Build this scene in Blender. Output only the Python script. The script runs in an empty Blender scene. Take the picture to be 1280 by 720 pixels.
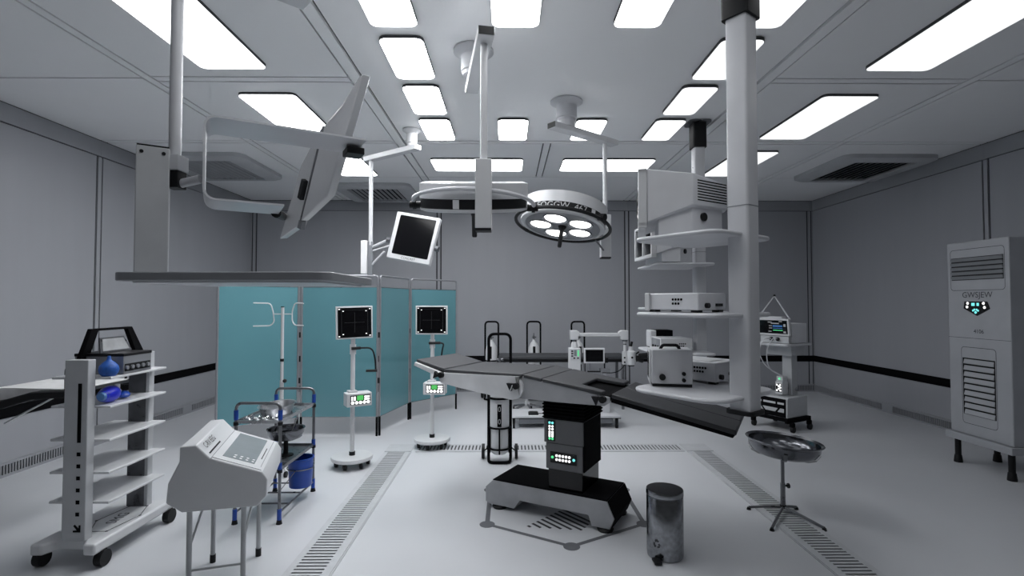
import bpy, bmesh, math, random
from mathutils import Vector as V, Matrix
random.seed(7)
PI = math.pi
R = math.radians
C = bpy.context.scene.collection
SC = bpy.context.scene
H = 3.2143                      # ceiling height
XL, XR, YB = -4.33, 5.155, 8.61   # left wall, right wall, back wall

# ------------------------------------------------------------------ materials
MATS = {}
def mat(name, col, rough=0.5, metal=0.0, var=0.06, scale=6.0, bump=0.0, coat=0.0, spec=0.5, stretch=None, rvar=0.0):
    m = bpy.data.materials.new(name); m.use_nodes = True
    nt = m.node_tree; b = nt.nodes['Principled BSDF']
    tc = nt.nodes.new('ShaderNodeTexCoord'); n = nt.nodes.new('ShaderNodeTexNoise')
    n.inputs['Scale'].default_value = scale; n.inputs['Detail'].default_value = 4
    if stretch:
        mp = nt.nodes.new('ShaderNodeMapping'); mp.inputs['Scale'].default_value = stretch
        nt.links.new(tc.outputs['Object'], mp.inputs['Vector']); nt.links.new(mp.outputs['Vector'], n.inputs['Vector'])
    else:
        nt.links.new(tc.outputs['Object'], n.inputs['Vector'])
    r = nt.nodes.new('ShaderNodeValToRGB')
    r.color_ramp.elements[0].position = 0.3; r.color_ramp.elements[1].position = 0.7
    r.color_ramp.elements[0].color = tuple(max(0, c*(1-var)) for c in col) + (1,)
    r.color_ramp.elements[1].color = tuple(min(1, c*(1+var)) for c in col) + (1,)
    nt.links.new(n.outputs['Fac'], r.inputs['Fac']); nt.links.new(r.outputs['Color'], b.inputs['Base Color'])
    b.inputs['Roughness'].default_value = rough; b.inputs['Metallic'].default_value = metal
    b.inputs['Coat Weight'].default_value = coat; b.inputs['Specular IOR Level'].default_value = spec
    if rvar:
        mr = nt.nodes.new('ShaderNodeMapRange'); mr.inputs['To Min'].default_value = max(0.02, rough-rvar); mr.inputs['To Max'].default_value = rough+rvar
        nt.links.new(n.outputs['Fac'], mr.inputs['Value']); nt.links.new(mr.outputs['Result'], b.inputs['Roughness'])
    if bump:
        bp = nt.nodes.new('ShaderNodeBump'); bp.inputs['Strength'].default_value = bump; bp.inputs['Distance'].default_value = 0.002
        nt.links.new(n.outputs['Fac'], bp.inputs['Height']); nt.links.new(bp.outputs['Normal'], b.inputs['Normal'])
    MATS[name] = m
    return m

def emit(name, col, s):
    m = bpy.data.materials.new(name); m.use_nodes = True
    b = m.node_tree.nodes['Principled BSDF']
    b.inputs['Base Color'].default_value = (0.02, 0.02, 0.02, 1)
    b.inputs['Emission Color'].default_value = col + (1,); b.inputs['Emission Strength'].default_value = s
    b.inputs['Roughness'].default_value = 0.4
    MATS[name] = m
    return m

WALL = mat('wall_panel', (.37, .38, .41), .40, 0, .018, 1.2, stretch=(5, 5, .5))
TRIM = mat('wall_trim', (.33, .34, .365), .4, 0, .04, 3)
SEAM = mat('dark_seam', (.035, .038, .045), .6)
STRIPE = mat('black_rubber_stripe', (.004, .004, .005), .8, spec=.06)
CEIL = mat('ceiling_panel', (.94, .95, .965), .5, 0, .012, 3)
GROOVE = mat('ceiling_groove', (.10, .104, .115), .6)
FLOOR = mat('epoxy_floor', (.625, .64, .67), .34, 0, .025, 1.2)
DRAIN = mat('drain_metal', (.56, .575, .60), .35, 0, .05, 12)
WHITE = mat('white_enamel', (.66, .67, .69), .35, 0, .03, 5)
WHITE2 = mat('grey_enamel', (.60, .61, .64), .35, 0, .04, 5)
GREY = mat('grey_plastic', (.50, .515, .535), .42, 0, .05, 8)
MIDGREY = mat('mid_grey_plastic', (.22, .23, .25), .45, 0, .05, 8)
BLACK = mat('black_plastic', (.007, .0075, .009), .5, 0, .1, 10, spec=.3)
MATTBLACK = mat('matt_black', (.005, .005, .006), .85, 0, .1, 10, spec=.06)
DARKMETAL = mat('dark_steel', (.20, .205, .22), .3, .8, .15, 14, rvar=.1)
STEEL = mat('brushed_steel', (.55, .56, .58), .28, 1.0, .15, 9, rvar=.12)
CHROME = mat('chrome', (.72, .73, .75), .1, 1.0, .05, 12)
GALV = mat('worn_steel', (.62, .63, .65), .42, .75, .22, 7, bump=.15, rvar=.12)
TABLEMETAL = mat('smudged_plate', (.78, .79, .81), .40, .12, .10, 5, rvar=.08)
PEDESTAL = mat('pedestal_plate', (.40, .41, .43), .42, .2, .14, 5)
COLUMN = mat('column_grey', (.115, .118, .125), .42, 0, .05, 8)
BODY = mat('equipment_grey', (.68, .69, .72), .42, 0, .04, 8)
ACGREY = mat('air_conditioner_grey', (.40, .412, .44), .42, 0, .04, 6)
TUBE = mat('tube_steel', (.34, .345, .37), .35, .5, .06, 10)
SATIN = mat('satin_grey', (.30, .31, .33), .35, .1, .05, 8)
DIM = mat('dim_screen_line', (.035, .036, .04), .4)
BINSTEEL = mat('bin_steel', (.30, .31, .33), .17, 1.0, .22, 40, rvar=.05)
LIDTOP = mat('bin_lid_top', (.035, .036, .04), .45, .2)
BASIN = mat('basin_steel', (.17, .175, .19), .16, 1.0, .1, 10)
SLAT = mat('vent_slat', (.34, .35, .37), .45)
HOUSING = mat('lamp_housing_dark', (.05, .052, .058), .5)
PAD = mat('grey_pad', (.044, .046, .052), .5, 0, .08, 20, bump=.1)
PAD2 = mat('dark_pad', (.030, .031, .035), .42, 0, .08, 20, bump=.1)
BLUE = mat('blue_rubber', (.015, .10, .42), .5, 0, .25, 60, bump=.4)
BLUE2 = mat('blue_plastic', (.012, .07, .40), .3, 0, .08, 12)
BLUE3 = mat('bright_blue_plastic', (.01, .02, .60), .3, 0, .1, 12)
PALEBLUE = mat('pale_blue_rubber', (.10, .25, .55), .4)
SCREENBLACK = mat('black_glass', (.003, .003, .004), .12, spec=.35)
SHEET = mat('white_sheet', (.80, .80, .80), .8, 0, .06, 18, bump=.4)
HANDLEWHITE = mat('ivory_plastic', (.86, .86, .87), .35)
MARK = mat('floor_paint', (.13, .135, .15), .5, 0, .08, 8)
INK = mat('ink', (.05, .052, .06), .6)
PALEINK = mat('pale_ink', (.55, .56, .58), .5)
GLASSGREY = mat('grey_screen_glass', (.26, .29, .31), .25)

TEAL = mat('teal_screen_sheet', (.135, .33, .38), .17, 0, .03, 2)
TEAL.node_tree.nodes['Principled BSDF'].inputs['Alpha'].default_value = .80

LAMP_LS = [emit('lamp_diffuser_left', (.97, .985, 1), q) for q in (4, 13, 9)]
LAMP_CS = {k: emit('lamp_diffuser_centre', (.97, .985, 1), q) for k, q in {(0, 0): 9, (0, 1): 20, (0, 2): 30, (0, 3): 22, (1, 0): 8, (1, 3): 15, (2, 0): 3, (2, 3): 6, (3, 0): 1.2, (3, 1): 1.1, (3, 2): 1.1, (3, 3): 1.4}.items()}
LAMP_R = emit('lamp_diffuser_right', (.97, .985, 1), .95)
LAMP_BS = [emit('lamp_diffuser_back', (.97, .985, 1), q) for q in (8, 4)]
LAMP_FS = [emit('lamp_diffuser_front', (.97, .985, 1), q) for q in (4.5, 3)]
LAMP_O = emit('surgical_led', (1, 1, 1), 5.0)
LEDW = emit('led_white', (1, 1, 1), 1.6)
LEDG = emit('led_green', (.10, .75, .30), 1.0)
LEDT = emit('led_teal', (.20, .85, .85), 1.0)
LCDG = emit('lcd_green', (.10, .62, .14), .75)
LCDB = emit('lcd_blue', (.04, .18, .50), .5)
LCDGY = emit('lcd_grey', (.40, .42, .45), .45)

# ------------------------------------------------------------------ mesh builder
def fr(o=(0, 0, 0), ex=(1, 0, 0), ey=(0, 1, 0), en=(0, 0, 1)):
    m = Matrix.Identity(4)
    for i in range(3):
        m[i][0], m[i][1], m[i][2], m[i][3] = ex[i], ey[i], en[i], o[i]
    return m

def rrect(w, h, r, n=5, cx=0, cy=0):
    pts = []
    for k, (sx, sy) in enumerate(((1, 1), (-1, 1), (-1, -1), (1, -1))):
        for i in range(n+1):
            a = k*PI/2 + i*PI/2/n
            pts.append((cx + sx*(w/2-r) + r*math.cos(a), cy + sy*(h/2-r) + r*math.sin(a)))
    return pts

def arcpath(pts, r, n=6, closed=False):
    """polyline with rounded corners"""
    P = [V(p) for p in pts]; out = []
    N = len(P)
    for i in range(N):
        if not closed and i in (0, N-1):
            out.append(P[i]); continue
        a, b, c = P[i-1], P[i], P[(i+1) % N]
        d1, d2 = (a-b), (c-b)
        l = min(r, d1.length*.49, d2.length*.49)
        p0, p1 = b + d1.normalized()*l, b + d2.normalized()*l
        for k in range(n+1):
            t = k/n
            out.append(p0*(1-t)**2 + b*2*t*(1-t) + p1*t*t)
    return out

class MB:
    def __init__(self):
        self.bm = bmesh.new(); self.mi = 0
    def m(self, i):
        self.mi = i; return self
    def raw(self, vs, fs, M=None):
        vv = [self.bm.verts.new((M @ V(v)) if M is not None else V(v)) for v in vs]
        for f in fs:
            try:
                F = self.bm.faces.new([vv[i] for i in f]); F.material_index = self.mi
            except ValueError:
                pass
        return self
    def box(self, x0, x1, y0, y1, z0, z1, M=None):
        vs = [(x, y, z) for z in (z0, z1) for y in (y0, y1) for x in (x0, x1)]
        return self.raw(vs, [(0, 2, 3, 1), (4, 5, 7, 6), (0, 1, 5, 4), (2, 6, 7, 3), (0, 4, 6, 2), (1, 3, 7, 5)], M)
    def prism(self, poly, h0, h1, M=None, top=None):
        """poly in the xy plane of M, extruded along z; top(x, y) may give (z0, z1)"""
        n = len(poly)
        if top is None:
            vs = [(p[0], p[1], h0) for p in poly] + [(p[0], p[1], h1) for p in poly]
        else:
            vs = [(p[0], p[1], top(*p)+h0) for p in poly] + [(p[0], p[1], top(*p)+h1) for p in poly]
        area = sum(poly[i][0]*poly[(i+1) % n][1]-poly[(i+1) % n][0]*poly[i][1] for i in range(n))
        fs = [tuple(range(n-1, -1, -1)), tuple(range(n, 2*n))] + [(i, (i+1) % n, n+(i+1) % n, n+i) for i in range(n)]
        if area < 0:
            fs = [tuple(reversed(f)) for f in fs]
        return self.raw(vs, fs, M)
    def cyl(self, p0, p1, r0, r1=None, n=20):
        r1 = r0 if r1 is None else r1
        p0, p1 = V(p0), V(p1); d = (p1-p0).normalized()
        a = d.orthogonal().normalized(); b = d.cross(a)
        vs = []
        for p, r in ((p0, r0), (p1, r1)):
            for i in range(n):
                t = 2*PI*i/n; vs.append(p + (a*math.cos(t)+b*math.sin(t))*r)
        fs = [tuple(range(n-1, -1, -1)), tuple(range(n, 2*n))] + [(i, (i+1) % n, n+(i+1) % n, n+i) for i in range(n)]
        return self.raw(vs, fs)
    def tube(self, pts, r, n=10, closed=False):
        P = [V(p) for p in pts]; N = len(P); vs = []; a = None
        for i in range(N):
            if closed: d = P[(i+1) % N]-P[i-1]
            else: d = P[min(i+1, N-1)]-P[max(i-1, 0)]
            d.normalize()
            a = d.orthogonal() if a is None else a - d*a.dot(d)
            a.normalize(); b = d.cross(a)
            for k in range(n):
                t = 2*PI*k/n; vs.append(P[i]+(a*math.cos(t)+b*math.sin(t))*r)
        fs = []
        for i in range(N if closed else N-1):
            for k in range(n):
                j = (i+1) % N
                fs.append((i*n+k, i*n+(k+1) % n, j*n+(k+1) % n, j*n+k))
        if not closed:
            fs += [tuple(range(n-1, -1, -1)), tuple(range((N-1)*n, N*n))]
        return self.raw(vs, fs)
    def lathe(self, prof, n=32, M=None, a0=0, a1=2*PI):
        full = abs(a1-a0-2*PI) < 1e-6; vs = []; K = len(prof)
        steps = n if full else n+1
        for i in range(steps):
            t = a0+(a1-a0)*i/n
            for r, z in prof: vs.append((r*math.cos(t), r*math.sin(t), z))
        fs = []
        for i in range(n):
            j = (i+1) % steps
            for k in range(K-1):
                fs.append((i*K+k, j*K+k, j*K+k+1, i*K+k+1))
        self.raw(vs, fs, M)
        return self
    def ball(self, c, r, n=16, s=(1, 1, 1), M=None):
        prof = [(max(1e-4, math.sin(PI*k/(n//2)))*r, -math.cos(PI*k/(n//2))*r) for k in range(n//2+1)]
        T = Matrix.Translation(V(c)) @ Matrix.Diagonal((s[0], s[1], s[2], 1))
        return self.lathe(prof, n, (M @ T) if M is not None else T)
    def build(self, name, mats, parent=None, bev=0, smooth=True, M=None):
        bmesh.ops.remove_doubles(self.bm, verts=self.bm.verts, dist=1e-6)
        bmesh.ops.recalc_face_normals(self.bm, faces=self.bm.faces)
        me = bpy.data.meshes.new(name); self.bm.to_mesh(me); self.bm.free()
        if not isinstance(mats, (list, tuple)): mats = [mats]
        for x in mats: me.materials.append(x)
        if smooth:
            me.shade_smooth(); me.set_sharp_from_angle(angle=R(35))
        o = bpy.data.objects.new(name, me); C.objects.link(o)
        if parent is not None: o.parent = parent
        if M is not None: o.matrix_local = M
        if bev:
            bv = o.modifiers.new('edge', 'BEVEL'); bv.width = bev; bv.segments = 2; bv.limit_method = 'ANGLE'; bv.angle_limit = R(40)
        return o

def tag(o, label, cat, group=None):
    o['label'] = label; o['category'] = cat
    if group: o['group'] = group
    return o
def thing(name, label, cat, loc=(0, 0, 0), rz=0, group=None):
    o = bpy.data.objects.new(name, None); C.objects.link(o); o.location = loc; o.rotation_euler = (0, 0, rz)
    o.empty_display_size = .05
    return tag(o, label, cat, group)
def struct(o):
    o['kind'] = 'structure'; return o
def dup(root, loc=None, rz=None, label=None, group=None):
    r = root.copy(); C.objects.link(r)
    if loc is not None: r.location = loc
    if rz is not None: r.rotation_euler = (0, 0, rz)
    if label: r['label'] = label
    if group: r['group'] = group
    for ch in list(root.children):
        c = ch.copy(); C.objects.link(c); c.parent = r
        for g in list(ch.children):
            d = g.copy(); C.objects.link(d); d.parent = c
    return r

def text_mesh(s, size):
    cu = bpy.data.curves.new('lettering', 'FONT'); cu.body = s; cu.size = size; cu.align_x = 'CENTER'; cu.align_y = 'CENTER'
    cu.resolution_u = 3
    o = bpy.data.objects.new('lettering', cu); C.objects.link(o)
    bpy.context.view_layer.update()
    dg = bpy.context.evaluated_depsgraph_get()
    me = bpy.data.meshes.new_from_object(o.evaluated_get(dg))
    vs = [v.co.copy() for v in me.vertices]; fs = [tuple(p.vertices) for p in me.polygons]
    bpy.data.objects.remove(o); bpy.data.meshes.remove(me); bpy.data.curves.remove(cu)
    return vs, fs
def lettering(s, size, M, material, parent, f=None, name='lettering'):
    vs, fs = text_mesh(s, size)
    b = MB()
    if f is None: b.raw(vs, fs, M)
    else: b.raw([f(v) for v in vs], fs)
    return b.build(name, material, parent, smooth=False)

# ------------------------------------------------------------------ room shell
def flat(name, m, *rects):
    b = MB()
    for r in rects: b.box(*r)
    return struct(b.build(name, m, smooth=False))

YF = -.9   # front of the built floor and ceiling
flat('floor', FLOOR, (XL-.1, XR+.1, YF, YB+.1, -.1, 0))

# ceiling: panels and strips with dark grooves between
b = MB()
b.m(1).box(XL-.1, XR+.1, YF, YB+.1, H+.018, H+.1)
b.m(0)
g = .0085
def pan(x0, x1, y0, y1, zz=0):
    b.box(x0+g, x1-g, y0+g, y1-g, H+zz, H+.018)
xs = [XL, -2.80, -2.725, -1.217, -1.12, 1.95, 2.045, 3.555, 3.635, XR]
# side columns
for (x0, x1) in ((-2.725, -1.217), (2.045, 3.555)):
    pan(x0, x1, YF, 2.33); pan(x0, x1, 2.33, 2.41); pan(x0, x1, 2.41, 3.87); pan(x0, x1, 3.87, 3.955); pan(x0, x1, 3.955, 5.42); pan(x0, x1, 5.42, 5.50); pan(x0, x1, 5.50, 7.0); pan(x0, x1, 7.0, YB)
for (x0, x1) in ((XL, -2.80), (3.635, XR)):
    pan(x0, x1, YF, 2.35); pan(x0, x1, 2.35, 3.895); pan(x0, x1, 3.895, 5.42); pan(x0, x1, 5.42, 5.50); pan(x0, x1, 5.5, 7.0); pan(x0, x1, 7.0, YB)
for (x0, x1) in ((-2.80, -2.725), (3.555, 3.635)):
    pan(x0, x1, YF, 5.42); pan(x0, x1, 5.42, 7.0); pan(x0, x1, 7.0, YB)
for (x0, x1) in ((-1.217, -1.12), (1.95, 2.045)):
    pan(x0, x1, YF, 5.50, -.006); pan(x0, x1, 5.50, 7.0); pan(x0, x1, 7.0, YB)
# central plenum
pan(-1.12, 1.95, 2.33, 5.42, .004); pan(-1.12, 1.95, 5.42, 5.50); pan(-1.12, 1.95, YF, 2.33)
pan(-1.12, .378, 5.50, 7.0); pan(.378, .46, 5.50, 7.0); pan(.46, 1.95, 5.50, 7.0); pan(-1.12, 1.95, 7.0, YB)
struct(b.build('ceiling', [CEIL, GROOVE], smooth=False))

# walls: panels with double seams, cornice band, black stripe
ZC = 3.04
def wall(name, length, joints, M):
    """M maps (along, out, up); the wall's face is at out = 0, its body behind it"""
    b = MB()
    b.m(1).box(0, length, -.12, -.012, 0, H+.02, M)
    b.m(0)
    js = [0.0] + sorted(joints) + [length]
    for i in range(len(js)-1):
        a0 = js[i] + (.045 if i > 0 else 0.0); a1 = js[i+1] - (.045 if i < len(js)-2 else 0.0)
        b.m(0).box(a0, a1, -.012, 0, 0, ZC-.004, M)
    for j in joints: b.m(0).box(j-.022, j+.022, -.012, .004, 0, ZC-.004, M)
    for i in range(len(js)-1):
        b.m(2).box(js[i]+.001, js[i+1]-.001, -.012, .012, ZC+.004, H-.008, M)
    return struct(b.build(name, [WALL, SEAM, TRIM], smooth=False))
ML = fr((XL, 1.2, 0), (0, 1, 0), (1, 0, 0), (0, 0, 1))
MR = fr((XR, 1.2, 0), (0, 1, 0), (-1, 0, 0), (0, 0, 1))
MK = fr((XL, YB, 0), (1, 0, 0), (0, -1, 0), (0, 0, 1))
LW = YB-1.2; BW = XR-XL
wall('wall_left', LW, [5.42-1.2, 2.35-1.2], ML)
wall('wall_right', LW, [5.46-1.2, 2.35-1.2], MR)
wall('wall_back', BW, [-1.17-XL, 2.0-XL, BW-.06, .06], MK)
def stripe(name, length, M):
    b = MB(); b.box(0, length, -.004, .008, .50, .60, M)
    return struct(b.build(name, STRIPE, smooth=False))
stripe('trim_1', LW, ML); stripe('trim_2', LW, MR); stripe('trim_3', BW, MK)
def base(name, length, M, joints):
    b = MB()
    b.m(0).box(0, length, 0, .018, 0, .022, M).box(0, length, 0, .018, .102, .125, M)
    b.m(1).box(0, length, 0, .006, .022, .102, M)
    b.m(0)
    n = int(length/.027)
    for i in range(n):
        x = i*length/n; b.box(x, x+.011, .006, .016, .022, .102, M)
    for j in joints: b.box(j-.09, j+.09, .0, .0185, .0, .126, M)
    return struct(b.build(name, [TRIM, SEAM], smooth=False))
base('baseboard_left', LW, ML, [1.15, 2.68, 4.22, 5.75]); base('baseboard_right', LW, MR, [1.15, 2.68, 4.26, 5.75]); base('baseboard_back', BW, MK, [3.16, 6.33])

# ------------------------------------------------------------------ floor drains and markings
def drain(label, M, length, w=.272):
    """M: (across, along, up); slots cross the channel"""
    t = thing('floor_drain', label, 'drain', tuple(M.translation), 0, 'slotted floor drains around the operating table')
    L = M.copy(); L.translation = (0, 0, 0)
    b = MB()
    b.box(0, .041, 0, length, .0005, .005, L).box(.212, w-.012, 0, length, .0005, .005, L)
    b.box(w-.006, w, 0, length, .0005, .006, L)
    b.box(.041, .212, length-.015, length, .0005, .005, L)
    b.build('frame', DRAIN, t, smooth=False)
    b = MB(); b.box(.041, .212, 0, length-.015, .0004, .0015, L); b.build('slot_bed', SEAM, t, smooth=False)
    b = MB(); n = int(length/.036)
    for i in range(n):
        y = i*(length-.015)/n; b.box(.041, .212, y, y+.021, .0015, .005, L)
    b.build('grate', DRAIN, t, smooth=False)
    return t
drain('slotted floor drain channel running along the floor left of the operating table', fr((-1.241, 2.2, 0)), 2.97)
drain('slotted floor drain channel running under the steel basin stand, right of the table', fr((2.065, 2.2, 0), (-1, 0, 0), (0, 1, 0), (0, 0, 1)), 2.97)
drain('slotted floor drain channel crossing behind the operating table', fr((-.93, 5.435, 0), (0, -1, 0), (1, 0, 0), (0, 0, 1)), 2.70)
for (x0, lab) in ((-1.241, 'square blank corner plate of the floor drain, left end by the wheeled stand'), (1.80, 'square blank corner plate of the floor drain, right end behind the bin')):
    b = MB(); b.box(x0, x0+.265, 5.185, 5.435, .0005, .005)
    for sx in (.03, .12):
        for sy in (.2, .03): b.cyl((x0+sx, 5.185+sy, .005), (x0+sx, 5.185+sy, .0056), .008, n=10)
    tag(b.build('drain_corner_plate', DRAIN, smooth=False), lab, 'drain plate')

hc = V((.388, 3.815, 0)); hr = .635
b = MB()
hv = [hc+V((math.cos(-PI/2+k*PI/3)*hr*.965, math.sin(-PI/2+k*PI/3)*hr, 0)) for k in range(6)]
for k in range(6):
    p, q = hv[k], hv[(k+1) % 6]; d = (q-p).normalized(); s = V((-d.y, d.x, 0))
    b.raw([p+s*.016+V((0, 0, .0012)), q+s*.016+V((0, 0, .0012)), q-s*.016+V((0, 0, .0012)), p-s*.016+V((0, 0, .0012))], [(0, 3, 2, 1)])
    b.cyl(p, p+V((0, 0, .0016)), .052, n=20)
o = b.build('floor_marking', MARK, smooth=False); struct(o)
b = MB()   # slotted grate under the table
d = V((.62, -.785, 0)); s = V((.785, .62, 0))
for k in range(9):
    p = V((.13, 3.475, 0)) + V((.70, .715, 0))*(.047*k)
    L = .03 + .055*k if k < 6 else .30 - .01*(k-6)
    q = p + d*L
    w = s*.0105
    z = V((0, 0, .0012))
    b.raw([p+w+z, q+w+z, q-w+z, p-w+z], [(0, 1, 2, 3)])
tag(b.build('floor_grate', SEAM, smooth=False), 'dark slotted grate in the floor under the operating table base', 'grate')

# ------------------------------------------------------------------ ceiling lamps
def lamp(w, l, m, r, name):
    t = thing(name, 'x', 'ceiling lamp', (0, 0, H))
    MB().prism(rrect(w, l, r, 5), -.021, 0).build('housing', HOUSING, t, smooth=False)
    MB().prism(rrect(w-.006, l-.006, r, 5), -.0235, -.0212).build('diffuser', m, t, smooth=False)
    return t
cols = [(-.697, 'left column'), (.043, 'second column from the left'), (.785, 'second column from the right'), (1.528, 'right column')]
rows = [(2.812, 'row nearest the camera'), (3.548, 'second row'), (4.282, 'third row'), (5.018, 'farthest row')]
proto = None
for ci, (x, cn) in enumerate(cols):
    for ri, (y, rn) in enumerate(rows):
        if ci in (1, 2) and ri in (1, 2): continue
        lab = 'small lit ceiling panel, %s, %s' % (cn, rn)
        proto = lamp(.29, .6, LAMP_CS[ci, ri], .05, 'ceiling_lamp'); proto.location = (x, y, H); proto['label'] = lab; proto['group'] = 'small lit panels of the inner ceiling ring'
for side, x, ms in (('left', -1.985, LAMP_LS), ('right', 2.835, [LAMP_R]*3)):
    for y, pl, m in ((3.13, 'cut by the top edge', ms[0]), (4.71, 'middle of three', ms[1]), (6.28, 'farthest of three', ms[2])):
        lab = 'long lit ceiling panel on the %s side, %s' % (side, pl)
        pr = lamp(.475, 1.12, m, .045, 'ceiling_lamp'); pr.location = (x, y, H); pr['label'] = lab; pr['group'] = 'long lit ceiling panels along the sides'
for k, x in enumerate((-.38, 1.21)):
    pr = lamp(1.11, .535, LAMP_BS[k], .045, 'ceiling_lamp'); pr.location = (x, 6.31, H); pr['group'] = 'wide lit ceiling panels at the back'
    pr['label'] = 'wide lit ceiling panel at the back, %s of the pair above the surgical lamps' % ('left', 'right')[k]

for k, x in enumerate((-.38, 1.21)):
    pr = lamp(1.11, .535, LAMP_FS[k], .045, 'ceiling_lamp'); pr.location = (x, 1.51, H); pr['group'] = 'wide lit ceiling panels at the front'
    pr['label'] = 'wide lit ceiling panel above the camera, %s of a pair beyond the top edge' % ('left', 'right')[k]

# ------------------------------------------------------------------ ceiling vents
def vent(x, y, lab, first=[None]):
    if first[0] is None:
        t = thing('ceiling_vent', lab, 'vent', (x, y, H), 0, 'square air vents in the ceiling')
        b = MB()
        o = rrect(1.14, 1.16, .12, 6); i = rrect(1.04, 1.06, .1, 6); q = rrect(.74, .90, .02, 6)
        n = len(o)
        vs = [(p[0], p[1], 0) for p in o]+[(p[0], p[1], -.045) for p in o]+[(p[0], p[1], -.07) for p in i]+[(p[0], p[1], -.07) for p in q]+[(p[0], p[1], -.03) for p in q]
        fs = []
        for k in range(4):
            for j in range(n): fs.append((k*n+j, k*n+(j+1) % n, (k+1)*n+(j+1) % n, (k+1)*n+j))
        b.raw(vs, fs); b.build('frame', GREY, t)
        MB().box(-.372, .372, -.452, .452, -.034, -.028).build('back_plate', MATTBLACK, t, smooth=False)
        b = MB()
        for k in range(10):
            xx = -.36+k*.074
            b.raw([(xx, -.45, -.068), (xx, .45, -.068), (xx+.026, .45, -.05), (xx+.026, -.45, -.05), (xx, -.45, -.064), (xx, .45, -.064), (xx+.026, .45, -.046), (xx+.026, -.45, -.046)],
                  [(0, 1, 2, 3), (7, 6, 5, 4), (0, 3, 7, 4), (1, 5, 6, 2), (0, 4, 5, 1), (3, 2, 6, 7)])
        b.build('grille', SLAT, t, smooth=False)
        first[0] = t
        return t
    return dup(first[0], (x, y, H), 0, lab)
vent(-3.63, 6.41, 'square ceiling air vent with dark slats, near the left wall')
vent(4.47, 6.43, 'square ceiling air vent with dark slats, near the right wall')
vent(-2.00, 7.90, 'square ceiling air vent with dark slats, at the back behind the hanging monitor pole')

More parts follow.
